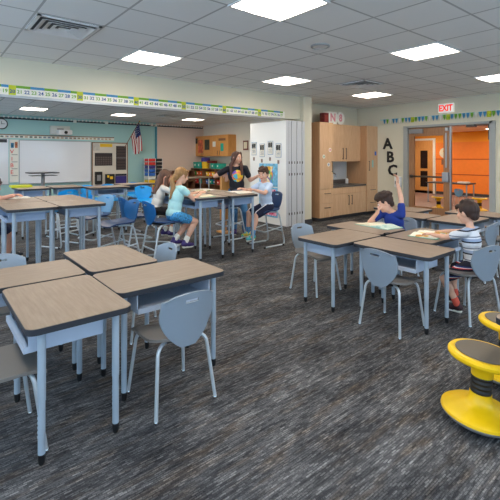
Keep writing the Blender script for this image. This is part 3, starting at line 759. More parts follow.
bm = N(); text_bm(bm, '9', .3, Matrix.Translation((-.022, 0, .1)) @ Matrix.Rotation(-PI/2, 4, 'Z') @ R, .002); obj('numeral', bm, M['amber'], t)
bm = N(); bx(bm, -.015, 0, -.13, .13, -.36, -.16); obj('plate', bm, M['brown'], t)
t = thing('hall_table', 'thin dark table in the hallway behind the blue chair', 'table', (12.9, 5.96, 0))
bm = N(); bx(bm, -.3, .3, -.65, .65, .60, .635, .004); obj('tabletop', bm, M['dark'], t)
for sx in (-.25, .25):
    for sy in (-.6, .6): bm = N(); tube(bm, [(sx, sy, 0), (sx, sy, .60)], .02, 10); obj('leg', bm, M['leg'], t, smooth=40)
bm = N(); bx(bm, -.12, .12, -.14, .14, 0, .04); tag(obj('paper_stack', bm, M['paper'], None, (12.9, 5.55, .635)), 'stack of white paper on the hallway table', 'paper')
dup(cA, (12.2, 5.33, 0), -PI/2, 'blue chair at the hallway table seen through the open doorway', 'hallway chair')
bpy.context.view_layer.update()
hall_chair = [o for o in COL.objects if o.get('group') == 'hallway chair'][0]
hall_chair.scale = (.75,.75,.75)
for ch in hall_chair.children:
    if ch.name.startswith(('seat', 'backrest')) and 'plate' not in ch.name:
        ch.data = ch.data.copy(); ch.data.materials.clear(); ch.data.materials.append(M['paleblue'])

# ------------------------------------------------------------------ far room: teal wall
WY = 14.3
def wallobj(name, label, cat, x0, x1, z0, z1, m, d=.02, group=None):
    bm = N(); bx(bm, x0, x1, WY-d, WY, z0, z1); return tag(obj(name, bm, m), label, cat, group)
def wallpart(name, parent, rects, m, d0, d1):
    bm = N()
    for x0, x1, z0, z1 in rects: bx(bm, x0, x1, WY-d1, WY-d0, z0, z1)
    return obj(name, bm, m, parent)
wb = wallobj('whiteboard', 'wide white board in the middle of the teal wall', 'whiteboard', 2.34, 4.46, .62, 1.95, M['board'], .03)
wallpart('board_frame', wb, [(2.33,4.47,1.95,1.975), (2.33,4.47,.60,.62), (2.32,2.34,.6,1.97), (4.46,4.48,.6,1.97)], M['alu'], 0, .04)
wallpart('marker_ledge', wb, [(2.4,4.4,.60,.615)], M['alu'], 0, .1)
wb2 = wallobj('whiteboard', 'white board at the far left edge, dark label at its top corner', 'whiteboard', .6, 2.04, .62, 1.99, M['board'], .03)
wallpart('label_strip', wb2, [(1.68,2.0,1.88,1.98)], M['dark'], .03, .035)
wallpart('board_frame', wb2, [(.58,2.06,1.99,2.01), (.58,2.06,.6,.62)], M['alu'], 0, .04)
cp = wallobj('letter_chart', 'tall narrow chart with red letters between the two white boards', 'poster', 2.07, 2.31, .66, 1.97, M['paper'], .035)
wallpart('globe_picture', cp, [(2.10,2.18,1.72,1.87)], mat('globe', S(50,130,170), .6, var=.5, vscale=20), .035, .037)
wallpart('figure_picture', cp, [(2.21,2.28,1.72,1.90)], mat('figure_print', S(190,110,70), .6, var=.5, vscale=20), .035, .037)
bm = N()
for ch, z in (('V', 1.60), ('I', 1.38), ('B', 1.18), ('E', .97)): text_bm(bm, ch, .17, Matrix.Translation((2.13, WY-.038, z)) @ R, .001)
obj('red_letter', bm, M['red'], cp)
wallpart('text_lines', cp, [(2.12,2.28,z,z+.02) for z in (1.5, 1.28, 1.07, .86)], M['grey'], .035, .037)
al = wallobj('alphabet_strip', 'long thin picture strip running above the white boards', 'wall border', 1.0, 5.27, 2.02, 2.11, M['paper'], .02)
wallpart('top_rail', al, [(1.0,5.27,2.11,2.135)], M['brown'], 0, .035)
wallpart('picture_row', al, [(1.05+.13*i, 1.13+.13*i, 2.04, 2.09) for i in range(32)], patch_mat('strip_pictures', [S(190,150,120), S(150,160,170), S(210,180,150), S(120,130,120)], 7), .02, .023)
ga = wallobj('top_garland', 'dark beaded border along the top of the teal wall', 'wall border', -1.9, 8.95, 2.60, 2.65, M['dark'], .02)
bm = N()
for i in range(90):
    lathe(bm, [(0,0), (.028,0), (.028,.012), (0,.012)], 8, (-1.8+.12*i, WY-.02, 2.665), Matrix.Rotation(PI/2, 4, 'X'))
obj('bead_row', bm, M['paper'], ga)
for x, z in ((3.95,2.63), (6.7,2.66), (6.86,2.64), (5.0,2.64)): bm = N(); bx(bm, x-.05, x+.05, WY-.05, WY, z-.05, z+.05); obj('paper_star', bm, M['paper'], ga)
t = thing('wall_clock', 'round white wall clock cut by the left edge of the photo', 'clock', (1.86, WY, 2.44))
bm = N(); lathe(bm, [(0,0), (.16,0), (.165,.03), (.145,.05), (.14,.035), (0,.035)], 32, (0,0,0), Matrix.Rotation(PI/2, 4, 'X')); obj('case', bm, M['dark'], t, smooth=30)
bm = N(); lathe(bm, [(0,.036), (.138,.036), (.138,.04), (0,.04)], 32, (0,0,0), Matrix.Rotation(PI/2, 4, 'X')); obj('dial', bm, M['white'], t)
bm = N(); box(bm, (0,-.043,.035), (.012,.004,.09)); box(bm, (.04,-.043,0), (.09,.004,.012)); obj('hand', bm, M['black'], t)
t = thing('projector', 'white wall projector hanging over the wide white board', 'projector', (3.48, WY, 2.28))
bm = N(); bx(bm, -.30, .30, -.12, 0, -.12, .17, .02); obj('wall_mount', bm, mat('offwhite', S(218, 218, 210), .5), t, smooth=30)
bm = N(); bx(bm, -.14, .26, -.55, -.12, -.13, .02, .03); hd = obj('head', bm, M['white'], t, smooth=30)
bm = N(); bx(bm, -.1, .1, -.124, -.12, .04, .09); obj('label_strip', bm, M['grey'], t)
bm = N(); lathe(bm, [(0,0), (.05,0), (.05,.02), (0,.02)], 20, (.06,-.57,-.06), Matrix.Rotation(-PI/2, 4, 'X')); obj('lens', bm, M['black'], hd)
bb = wallobj('bulletin_board', 'cream bulletin board with dark charts right of the wide white board', 'bulletin board', 4.52, 5.75, .40, 1.93, mat('cream_board', S(222, 214, 200), .8), .025)
wallpart('board_trim', bb, [(4.50,4.53,.4,1.95), (5.74,5.77,.4,1.95), (4.5,5.77,1.92,1.95)], M['brown'], 0, .03)
def pin(name, label, x0, x1, z0, z1, m, d=.04): return wallobj(name, label, 'wall chart', x0, x1, z0, z1, m, d)
pin('title_banner', 'yellow title banner on the cream bulletin board', 4.78, 5.2, 1.79, 1.9, M['yellowbin'])
pin('mixed_papers', 'pale papers at the top left corner of the cream bulletin board', 4.54, 4.76, 1.66, 1.9, mat('pale_papers', S(205, 200, 190), .8, var=.15, vscale=12))
dk = mat('dark_chart', S(50, 42, 42), .6)
cal = pin('calendar_chart', 'dark calendar chart on the cream bulletin board', 4.6, 5.2, 1.14, 1.58, dk)
wallpart('day_card', cal, [(4.63+.08*i, 4.69+.08*i, 1.17+.075*j, 1.225+.075*j) for i in range(7) for j in range(4)], mat('day_cards', S(96, 84, 80), .7), .04, .043)
pk = pin('pocket_chart', 'tall dark pocket chart at the right of the bulletin board', 5.34, 5.70, .98, 1.83, dk)
wallpart('pocket', pk, [(5.37,5.67,1.02+.1*j,1.09+.1*j) for j in range(8)], mat('pockets', S(74, 62, 60), .7), .04, .043)
wallpart('clear_strip', pk, [(5.34,5.70,1.40,1.415)], M['grey'], .043, .045)
b1 = pin('dark_pouch', 'black rounded pouch, left of the three under the calendar', 4.6, 4.84, .5, .93, M['black'], .08); wallpart('pouch_print', b1, [(4.66,4.79,.62,.82)], M['grey'], .08, .083)
b2_ = pin('dark_basket', 'black basket with coloured cards, middle of the three under the calendar', 4.95, 5.26, .5, .84, M['black'], .1); wallpart('card', b2_, [(5.0,5.07,.72,.8), (5.1,5.2,.66,.76)], M['yellowbin'], .1, .103)
b3 = pin('purple_pouch', 'purple folder pocket, right of the three under the calendar', 5.31, 5.70, .5, .76, M['purple'], .08); wallpart('folder_top', b3, [(5.31,5.7,.77,.84)], M['dark'], .04, .08)
# flag
t = thing('flag', 'American flag hanging from a slanted pole on the teal wall', 'flag', (5.62, WY, 1.72))
bm = N(); tube(bm, [(0,0,0), (.36,-.55,.98)], .012, 8); obj('pole', bm, M['brown'], t)
bm = N(); ellipsoid(bm, (.365,-.56,1.0), (.025,.025,.035)); obj('finial', bm, M['yellowbin'], t)
def flagpt(u, v):         # u along the fly (down), v across the hoist along the pole
    a = V((.06,-.09,.18)); b_ = V((.35,-.54,.96)); p = b_.lerp(a, v*.62)
    sag = 1.02*u
    return p+V((.10*u+.05*math.sin(9*v+3*u)*u+.11*v*u, -.05*math.sin(11*v+1)*u+.10*v*u, -sag+.33*v*u))
rows, cols = 13, 14
parts = {'red_stripe': N(), 'white_stripe': N(), 'canton': N()}
for r in range(rows):
    for c in range(cols):
        q = 'canton' if (r < 7 and c < 6) else ('red_stripe' if r % 2 == 0 else 'white_stripe')
        bm = parts[q]; f = bm.faces.new([bm.verts.new(flagpt(u/cols, v/rows)) for u, v in ((c,r), (c+1,r), (c+1,r+1), (c,r+1))])
for q, m in (('red_stripe', mat('flag_red', S(185,40,50), .8)), ('white_stripe', M['paper']), ('canton', mat('flag_blue', S(40,50,100), .8))):
    bm = parts[q]; bmesh.ops.remove_doubles(bm, verts=bm.verts, dist=1e-4)
    e = bmesh.ops.extrude_face_region(bm, geom=bm.faces[:]); bmesh.ops.translate(bm, vec=(0,.004,.001), verts=[v for v in e['geom'] if isinstance(v, bmesh.types.BMVert)])
    obj(q, bm, m, t)
for r in range(4):
    for c in range(4):
        p = flagpt((c+.9)/cols, (r*1.6+1)/rows); bm = N(); box(bm, p+V((0,-.006,0)), (.018,.004,.018)); obj('star', bm, M['paper'], t)
# coloured drawer tower
t = thing('drawer_tower', 'tall rolling tower of coloured drawers in front of the teal wall', 'storage', (6.55, 13.9, 0))
bm = N()
for x in (-.24, .03, .30): tube(bm, [(x,-.18,.06), (x,-.18,1.40)], .012, 8); tube(bm, [(x,.18,.06), (x,.18,1.40)], .012, 8)
obj('rack', bm, M['white'], t)
cl = ['redbin', 'redbin', 'purple', 'bluebin', 'bluebin', 'paper', 'yellowbin', 'yellowbin', 'orangebin', 'greenbin']
for i, q in enumerate(cl):
    bm = N(); bx(bm, -.23, .02, -.2, .18, 1.28-.13*i, 1.38-.13*i, .008); obj('drawer', bm, M[q], t)
    bm = N(); bx(bm, .04, .29, -.2, .18, 1.28-.13*i, 1.38-.13*i, .008); obj('drawer', bm, M['black'] if i < 6 else M['brown'], t)
for sx in (-.22, .28): bm = N(); ellipsoid(bm, (sx,0,.03), (.03,.2,.03)); obj('castor_bar', bm, M['black'], t)
# pedestal table by the whiteboard
t = thing('pedestal_table', 'dark edged pedestal table standing before the wide white board', 'table', (2.43, 11.6, 0))
bm = N(); bx(bm, -.36, .33, -.28, .28, 1.02, 1.045, .006); obj('tabletop', bm, M['dark'], t)
bm = N(); bx(bm, -.30, .30, -.2, .2, .955, .968, .004); obj('shelf', bm, M['dark'], t)
bm = N(); tube(bm, [(0,0,.05), (0,0,1.02)], .045, 14); obj('column', bm, M['grey'], t, smooth=40)
bm = N(); bx(bm, -.3, .3, -.05, .05, 0, .05, .01); bx(bm, -.05, .05, -.25, .25, 0, .05, .01); obj('base', bm, M['grey'], t)
# maple wall cabinets on the far right wall
t = thing('wall_cabinet', 'maple wall cabinets with papers taped on in the far room', 'cabinet', (9.0, 13.2, 0))
bm = N(); bx(bm, -.35, 0, -1.15, 1.15, 1.47, 2.27); obj('carcass', bm, M['maple'], t)
for i in range(4):
    bm = N(); y = -1.15+.575*i; bx(bm, -.372, -.352, y+.004, y+.571, 1.474, 2.266, .002); f = obj('door', bm, M['maple'], t)
    bm = N(); tube(bm, [(-.40, y+(.06 if i % 2 else .51), 1.52), (-.40, y+(.06 if i % 2 else .51), 1.68)], .008, 8); obj('handle', bm, M['steel'], f)
def cabnote(l, y0, y1, z0, z1, m, sub=None):
    bm = N(); bx(bm, 8.62, 8.626, y0, y1, z0, z1); o = tag(obj('taped_paper', bm, m), l, 'paper', 'papers on the maple wall cabinets')
cabnote('small black round paper at the far corner of the maple cabinets', 14.15, 14.3, 1.98, 2.2, M['black'])
cabnote('red patterned paper on the maple cabinets, leftmost door', 13.75, 14.1, 1.6, 2.12, mat('red_floral', S(215,110,80), .8, var=.4, vscale=8))
cabnote('dark framed picture on the maple cabinets', 13.28, 13.62, 1.72, 2.12, mat('dark_picture', S(60,66,56), .6, var=.5, vscale=10))
cabnote('white flower paper on the maple cabinets', 12.85, 13.05, 1.83, 2.03, M['paper'])
cabnote('dark word strip high on the maple cabinets', 12.2, 12.65, 2.05, 2.14, M['brown'])
cabnote('teal paper on the maple cabinets, nearest door', 12.33, 12.52, 1.66, 1.95, M['tealbin'])
# bin shelves under them
def bookcase(name, label, loc, rot, w, d, h, shelves, m, cols_=None):
    t = thing(name, label, 'shelf', loc, rot)
    for x in (-w/2+.012, w/2-.012): bm = N(); bx(bm, x-.012, x+.012, -d/2, d/2, 0, h); obj('side_panel', bm, m, t)
    bm = N(); bx(bm, -w/2, w/2, d/2-.012, d/2, 0, h); obj('back_panel', bm, m, t)
    for z in shelves+[h-.02]: bm = N(); bx(bm, -w/2+.024, w/2-.024, -d/2, d/2-.012, z, z+.02); obj('shelf_board', bm, m, t)
    for x in (cols_ or []): bm = N(); bx(bm, x-.01, x+.01, -d/2, d/2-.012, shelves[0], h); obj('divider', bm, m, t)
    return t
bookcase('bin_shelf', 'wooden shelf of bright bins under the maple cabinets', (8.55, 12.9, 0), -PI/2, 2.6, .42, 1.0, [.06, .40, .70], M['brown'], [-.45, .42])
bins = [('greenbin',14.0,.72), ('orangebin',13.78,.72), ('orangebin',13.55,.72), ('yellowbin',13.1,.72), ('orangebin',12.9,.72), ('yellowbin',12.7,.72), ('redbin',12.5,.72), ('bluebin',12.3,.72), ('yellowbin',12.08,.72), ('bluebin',11.86,.72),
        ('redbin',13.9,.42), ('tealbin',13.6,.42), ('bluebin',13.1,.42), ('tealbin',12.85,.42), ('bluebin',12.6,.42), ('redbin',12.35,.42), ('redbin',12.1,.42), ('redbin',11.85,.42)]
def binobj(q, x, y, z, w, d, h, l, g='bins on the wooden shelf'):
    t = thing('storage_bin', l, 'bin', (x, y, z), 0, g)
    bm = N(); o = rrect(d, w, .015, 3); i = [(a*.9, b_*.9) for a, b_ in o]
    a = [bm.verts.new((p[0]*.88, p[1]*.88, 0)) for p in o]; b_ = [bm.verts.new((p[0], p[1], h)) for p in o]; c = [bm.verts.new((p[0], p[1], h)) for p in i]; e = [bm.verts.new((p[0]*.95, p[1]*.95, .012)) for p in i]
    n = len(o)
    for A, B in ((a,b_), (b_,c), (c,e)):
        for k in range(n): bm.faces.new((A[k], A[(k+1) % n], B[(k+1) % n], B[k]))
    bm.faces.new(a[::-1]); bm.faces.new(e); obj('tub', bm, M[q], t)
    bm = N(); bx(bm, -d/2-.002, -d/2+.004, -.03, .03, h*.35, h*.7); obj('label_card', bm, M['paper'], t)
cname = {'greenbin':'green', 'orangebin':'orange', 'yellowbin':'yellow', 'redbin':'red', 'bluebin':'blue', 'tealbin':'teal'}
ordn = ['first', 'second', 'third', 'fourth', 'fifth', 'sixth', 'seventh', 'eighth', 'ninth', 'tenth']
for i, (q, y, z) in enumerate(bins):
    up = z > .6
    binobj(q, 8.54, y, z, .185, .3, .16, '%s bin on the %s board of the bin shelf, %s from the far end' % (cname[q], 'upper' if up else 'middle', ordn[i if up else i-10]))
for y, l in ((14.0, 'large teal tub on top of the bin shelf, far end'), (13.72, 'large teal tub on top of the bin shelf, beside the yellow bucket'), (12.75, 'large teal tub on top of the bin shelf, right of the bucket'), (12.4, 'large teal tub on top of the bin shelf, nearest the teacher')):
    binobj('tealbin', 8.56, y, 1.0, .29, .3, .24 if y > 13 else .2, l, 'tubs on top of the bin shelf')
t = thing('bucket', 'yellow bucket with a purple lid on top of the bin shelf', 'bucket', (8.5, 13.35, 1.0))
bm = N(); lathe(bm, [(0,0), (.13,0), (.155,.26), (0,.26)], 24); obj('pail', bm, M['yellowbin'], t, smooth=40)
bm = N(); lathe(bm, [(0,.262), (.17,.262), (.17,.40), (.15,.42), (0,.42)], 24); obj('lid', bm, M['purple'], t, smooth=40)
bm = N(); bx(bm, 8.42, 8.7, 12.85, 13.12, 1.20, 1.30); 
tag(obj('dark_tray', bm, M['maroon']), 'dark red tray lying on the teal tub', 'tray')
# low brown cubbies along the beige wall
bookcase('cubby_shelf', 'long brown cubby shelf along the beige far wall', (7.63, 14.05, 0), 0, 1.36, .4, .92, [.06, .48], M['brown'], [-.35, .0, .35])
binobj('yellowbin', 7.13, 14.0, .5, .28, .25, .2, 'yellow bin inside the brown cubby shelf', 'bins in the cubby shelf'); binobj('orangebin', 7.46, 14.0, .5, .2, .25, .2, 'orange bin inside the brown cubby shelf', 'bins in the cubby shelf')
bm = N(); bx(bm, 7.66, 7.95, 14.0, 14.02, .5, .82); tag(obj('paper_chart', bm, M['paper2']), 'cream chart leaning in the brown cubby shelf', 'chart')
t = thing('low_table', 'low tan table in front of the bin shelf', 'table', (7.3, 12.4, 0))
bm = N(); prism(bm, rrect(1.3, .7, .06), .70, .735); obj('tabletop', bm, M['top'], t)
for sx in (-.55, .55):
    for sy in (-.28, .28): bm = N(); tube(bm, [(sx,sy,0), (sx,sy,.70)], .022, 10); obj('leg', bm, M['white'], t, smooth=40)
t = thing('wooden_stand', 'narrow tan wooden stand with a rounded top where the teacher rests her arm', 'stand', (4.45, 6.32, 0))
bm = N()
pr = [(-.09, .25), (.09, .25), (.09, 1.02), (.07, 1.08), (.03, 1.115), (-.05, 1.115), (-.08, 1.09), (-.09, 1.04)]
a = [bm.verts.new((x, -.03, z)) for x, z in pr]; b_ = [bm.verts.new((x, .03, z)) for x, z in pr]
for k in range(len(pr)): bm.faces.new((a[k], a[(k+1) % len(pr)], b_[(k+1) % len(pr)], b_[k]))
bm.faces.new(a); bm.faces.new(b_[::-1]); obj('panel', bm, M['maple'], t)
bm = N(); bx(bm, -.03, .03, -.02, .02, .03, .25); obj('post', bm, M['maple'], t)
bm = N(); bx(bm, -.09, .09, -.15, .15, 0, .03, .005); obj('base', bm, M['maple'], t)
t = thing('picture_frame', 'small red framed picture on the cream wall beside the white partition', 'picture', (8.99, 11.45, 1.86))
bm = N(); bx(bm, -.02, .005, -.14, .14, -.17, .17); obj('frame', bm, mat('red_brown_frame', S(120,56,44), .5), t)
bm = N(); bx(bm, -.024, -.019, -.10, .10, -.12, .12); obj('print', bm, M['paper2'], t)

# ------------------------------------------------------------------ books and small things on the desks
def open_book(label, loc, rot, w=.42, d=.27, mL=None, mR=None, cover=None, sag=.012):
    t = thing('open_book', label, 'book', loc, rot)
    bm = N(); bx(bm, -w/2-.006, w/2+.006, -d/2-.005, d/2+.005, 0, .004); obj('cover', bm, cover or M['tealbin'], t)
    for s, m in ((-1, mL or M['paper']), (1, mR or M['paper'])):
        bm = N(); n = 8; g = []
        for i in range(n+1):
            u = i/n; z = .006+.022*math.sin(PI*min(1, u*1.15+.08))*(1-u*.55)
            g.append([(s*u*w/2, y, z) for y in (-d/2, d/2)])
        top = [[bm.verts.new(p) for p in q] for q in g]; bot = [[bm.verts.new((p[0], p[1], .0042)) for p in q] for q in g]
        for i in range(n):
            bm.faces.new((top[i][0], top[i+1][0], top[i+1][1], top[i][1])); bm.faces.new((bot[i][0], bot[i+1][0], bot[i+1][1], bot[i][1]))
            for k in (0, 1): bm.faces.new((top[i][k], top[i+1][k], bot[i+1][k], bot[i][k]))
        bm.faces.new((top[0][0], top[0][1], bot[0][1], bot[0][0])); bm.faces.new((top[n][0], top[n][1], bot[n][1], bot[n][0]))
        obj('page_block', bm, m, t, smooth=40)
    return t
pic = lambda n, c, s=18: patch_mat(n, c, s)
pg1 = pic('picture_page_blue', [S(196,218,206), S(206,224,212), S(226,228,210), S(170,205,196), S(200,222,208)], 22)
pg2 = pic('picture_page_yellow', [S(240,236,214), S(240,205,90), S(236,232,214), S(238,234,216), S(210,150,70), S(240,238,226)], 14)
open_book('open picture book with pale teal pages in front of the blue shirted boy', (4.09, 2.72, HB), PI/2-.1, .46, .27, pg1, M['paper2'], mat('aqua_cover', S(120,190,180), .5))
open_book('open book with yellow pictures in front of the striped shirt boy', (4.03, 2.07, HB), .12, .42, .27, pg2, pg2, M['tealbin'])
open_book('open book in front of the girl in the aqua shirt', (3.08, 4.97, HH), -PI/2+.15, .36, .24, M['paper'], M['paper2'], M['tealbin'])
open_book('open book with a dark cover in front of the boy in pale blue', (3.86, 5.08, HH), PI/2-.12, .44, .27, M['paper'], M['paper'], M['dark'])
open_book('small open book beside the teacher\'s desk, greenish pictures', (3.62, 5.72, HH), .5, .34, .22, pic('greenish_page', [S(220,214,190), S(170,170,120), S(230,224,204)], 16), M['paper'], M['brown'])
bm = N(); bx(bm, -.035, .035, -.02, .02, 0, .02, .006); bx(bm, .03, .06, -.012, .012, .0, .014, .004); tag(obj('pencil_sharpener', bm, M['black'], None, (3.70, 2.36, HB)), 'small black eraser lying in the middle of the boys\' desks', 'eraser')
bm = N(); box(bm, (0,0,.006), (.3,.2,.012), None); o = tag(obj('white_sheet', bm, M['paper'], None, (1.0, 6.34, HH)), 'white paper under the forearms at the left edge', 'paper')
bm = N(); box(bm, (0,0,.02), (.34,.24,.04), None, .004); tag(obj('yellow_folder', bm, M['lime'], None, (1.42, 8.55, HH)), 'yellow green folder on the far desk at the left edge', 'folder')

# ------------------------------------------------------------------ people
SK = mat('skin_fair', S(226, 176, 150), .55, var=.04, vscale=10); SK2 = mat('skin_rosy', S(214, 156, 132), .55, var=.04, vscale=10)
HB_ = mat('hair_brown', S(74, 46, 32), .6, bump=.5, bscale=60, var=.35, vscale=30, stretch=(1,1,.25))
HD_ = mat('hair_dark_brown', S(52, 32, 24), .6, bump=.5, bscale=60, var=.35, vscale=30, stretch=(1,1,.25))
HL_ = mat('hair_long_brown', S(92, 62, 46), .55, bump=.5, bscale=60, var=.35, vscale=30, stretch=(1,1,.2))
HT_ = mat('hair_chestnut', S(86, 54, 42), .55, bump=.5, bscale=60, var=.35, vscale=30, stretch=(1,1,.2))
HF_ = mat('hair_blond', S(160, 120, 74), .55, bump=.5, bscale=60, var=.3, vscale=30, stretch=(1,1,.25))
EYW = mat('eye_white', S(235,232,228), .3); EYI = mat('iris', S(50,36,30), .3); LIP = mat('lips', S(190,104,98), .5)

def remesh(name, bm, m, parent, loc, vox=.0065, it=3, noise=0):
    me = bpy.data.meshes.new(name); bm.to_mesh(me); bm.free()
    o = bpy.data.objects.new(name, me); COL.objects.link(o)
    r = o.modifiers.new('r', 'REMESH'); r.mode = 'VOXEL'; r.voxel_size = vox; r.use_smooth_shade = True
    s = o.modifiers.new('s', 'SMOOTH'); s.iterations = it; s.factor = .5
    dg = bpy.context.evaluated_depsgraph_get(); dg.update()
    n = bpy.data.meshes.new_from_object(o.evaluated_get(dg)); bpy.data.objects.remove(o); bpy.data.meshes.remove(me)
    n.name = name; n.transform(Matrix.Translation(-V(loc)))
    if noise:
        rnd = random.Random(3)
        from mathutils import noise as NZ
        for v in n.vertices:
            p = V((v.co.x*45, v.co.y*45, v.co.z*14)); v.co += v.normal*NZ.noise(p)*noise
    n.materials.clear(); n.materials.append(m)
    for p in n.polygons: p.use_smooth = True
    o = bpy.data.objects.new(name, n); COL.objects.link(o)
    if parent: o.parent = parent
    else: o.location = loc
    return o

def ik(a, c, l1, l2, hint):
    a = V(a); c = V(c); d = c-a; L = d.length
    if L > (l1+l2)*.995: c = a+d.normalized()*(l1+l2)*.995; d = c-a; L = d.length
    t = d.normalized(); x = (l1*l1-l2*l2+L*L)/(2*L); h = math.sqrt(max(1e-8, l1*l1-x*x))
    n = V(hint)-t*V(hint).dot(t); n.normalize()
    return a+t*x+n*h, c

def hand(bm, w, d, n, k, curl=.5, side=1):
    """w wrist, d pointing direction, n palm normal (palm faces n), side +1: thumb on d x n side"""
    d = V(d).normalized(); n = V(n); n = (n-d*n.dot(d)).normalized(); s = d.cross(n)*side
    palm = .078*k
    for q in (-1.2, -.4, .4, 1.2):
        capsule(bm, w+d*.01*k+s*q*.009*k, w+d*palm+s*q*.0155*k, .014*k, .0115*k, 8)
    for q, L in ((1.35, .062), (.45, .070), (-.45, .065), (-1.35, .050)):
        b0 = w+d*palm+s*q*.0165*k; c1 = curl*.7; c2 = curl*1.6
        dd = (d+s*q*.08).normalized()
        p1 = b0+(dd*math.cos(c1)+n*math.sin(c1))*L*.55*k; p2 = p1+(dd*math.cos(c2)+n*math.sin(c2))*L*.5*k
        capsule(bm, b0, p1, .0085*k, .0078*k, 8); capsule(bm, p1, p2, .0078*k, .0065*k, 8)
    t0 = w+d*.025*k+s*.018*k; t1 = t0+(d*.6+s*.75+n*.25).normalized()*.036*k; t2 = t1+(d*.9+s*.3+n*.3).normalized()*.028*k
    capsule(bm, t0, t1, .012*k, .0095*k, 8); capsule(bm, t1, t2, .0095*k, .0075*k, 8)

def person(label, hip, yaw, k, lean=.15, side=0., head=(0,0,0), neck=None, hands=None, feet=None, ehint=None, khint=None, curls=(.5,.5), pn=None, hd=None,
           skin=None, hair=None, hairstyle='short', shirt=None, sleeve=.55, bottom=None, leglen=.35, shoe=None, sock=None, female=False, shirt_len=0, headk=1., toe=None, group=None):
    skin = skin or SK
    f = V((math.cos(yaw), math.sin(yaw), 0)); l = V((-f.y, f.x, 0)); up = V((0,0,1))
    hip = V(hip); td = (up*math.cos(lean)+f*math.sin(lean)+l*side).normalized()
    tf = (f-td*f.dot(td)).normalized(); tl = td.cross(tf)
    Rt = Matrix((tf, tl, td)).transposed()
    shc = hip+td*.375*k; nb = shc+td*.045*k
    kh = k**.35*headk
    yw, pt, rl = head
    hf = Matrix.Rotation(yw, 3, 'Z') @ f
    ht = up
    hl = ht.cross(hf).normalized(); q = Matrix.Rotation(pt, 3, hl); hf = q @ hf; ht = q @ ht
    q = Matrix.Rotation(rl, 3, hf); ht = q @ ht; hl = ht.cross(hf).normalized()
    Rh = Matrix((hf, hl, ht)).transposed()
    hc = nb+td*.03*k+(neck and V(neck) or V((0,0,0)))+ht*.115*kh+hf*.012
    H = lambda x, y, z: hc+Rh @ V((x*kh, y*kh, z*kh))
    sw = (.142 if not female else .15)*k
    sh = {1: shc+tl*sw+td*.0*k, -1: shc-tl*sw}
    hipj = {1: hip+l*.075*k, -1: hip-l*.075*k}
    ua, fa, th, sn = .225*k, .195*k, .335*k, .325*k
    root = V((hip.x, hip.y, 0))
    b = N()
    # trunk
    ellipsoid(b, hip+td*.0, (.088*k, .125*k, .10*k), Rt); ellipsoid(b, hip+td*.13*k, (.078*k, .108*k, .14*k), Rt)
    ellipsoid(b, hip+td*.27*k, (.086*k, .125*k, .15*k), Rt)
    for s in (1, -1): capsule(b, nb-td*.02*k, sh[s], .045*k, .042*k)
    capsule(b, nb-td*.03*k, hc-ht*.05*kh-hf*.01, .042*k, .040*k)
    # head
    ellipsoid(b, H(-.006, 0, .02), (.094*kh, .077*kh, .088*kh), Rh, 20, 14); ellipsoid(b, H(.018, 0, -.03), (.068*kh, .062*kh, .080*kh), Rh, 18, 12)
    ellipsoid(b, H(.052, 0, -.078), (.028*kh, .032*kh, .024*kh), Rh)
    capsule(b, H(.080, 0, .012), H(.098, 0, -.022), .008*kh, .013*kh, 10)
    for s in (1, -1):
        ellipsoid(b, H(-.008, s*.077, -.004), (.018*kh, .009*kh, .030*kh), Rh); ellipsoid(b, H(.055, s*.035, -.03), (.028*kh, .026*kh, .026*kh), Rh)
    eh = ehint or {}; kn = khint or {}; arms = {}; legs = {}
    for s in (1, -1):
        w = V(hands[s]); e, w = ik(sh[s], w, ua, fa, eh.get(s, -up*.6+l*s*.7-f*.3)); arms[s] = (sh[s], e, w)
        capsule(b, sh[s], e, .040*k, .033*k); capsule(b, e, w, .033*k, .023*k)
        d = (hd or {}).get(s); d = V(d) if d is not None else (w-e).normalized()
        hand(b, w, d, V((pn or {}).get(s, -up)), .92*k**.6*1.06, curls[0 if s == 1 else 1], s*(1))
        a = V(feet[s]); kk, a = ik(hipj[s], a, th, sn, kn.get(s, f+up*.5)); legs[s] = (hipj[s], kk, a)
        capsule(b, hipj[s], kk, .068*k, .048*k); capsule(b, kk, a, .047*k, .032*k)
        capsule(b, kk.lerp(a, .25)-f*.012*k, kk.lerp(a, .45)-f*.01*k, .045*k, .04*k)
        t = V((toe or {}).get(s, f)); capsule(b, a-up*.03*k, a+t*.10*k-up*.045*k, .03*k, .026*k)
    body = remesh('person', b, skin, None, root); tag(body, label, 'person', group)
    # face
    for s in (1, -1):
        e = N(); ellipsoid(e, H(.074, s*.031, .006)-root, (.012*kh, .014*kh, .009*kh), Rh, 14, 10); eo = obj('eye', e, EYW, body, smooth=80)
        e = N(); ellipsoid(e, H(.0838, s*.031, .006)-root, (.004*kh, .0075*kh, .0075*kh), Rh, 12, 8); obj('iris', e, EYI, eo, smooth=80)
        e = N(); capsule(e, H(.086, s*.016, .028)-root, H(.078, s*.046, .030)-root, .0045*kh, .0035*kh, 8); obj('eyebrow', e, hair, body, smooth=80)
    e = N(); ellipsoid(e, H(.083, 0, -.052)-root, (.010*kh, .024*kh, .007*kh), Rh, 14, 8); obj('mouth', e, LIP, body, smooth=80)
    # shirt
    if shirt:
        b = N(); g = .013*k
        ellipsoid(b, hip+td*(.02+shirt_len)*k, (.094*k+g, .128*k+g, .10*k), Rt); ellipsoid(b, hip+td*.13*k, (.083*k+g, .112*k+g, .14*k), Rt)
        ellipsoid(b, hip+td*.265*k, (.087*k+g, .125*k+g, .152*k), Rt)
        capsule(b, hip+td*.02*k, hip+td*.1*k, .085*k+g, .085*k+g, 16)
        for s in (1, -1):
            capsule(b, nb-td*.032*k, sh[s], .050*k, .050*k); capsule(b, sh[s], sh[s].lerp(arms[s][1], sleeve), .051*k, .050*k)
        remesh('shirt', b, shirt, body, root, .008, 4)
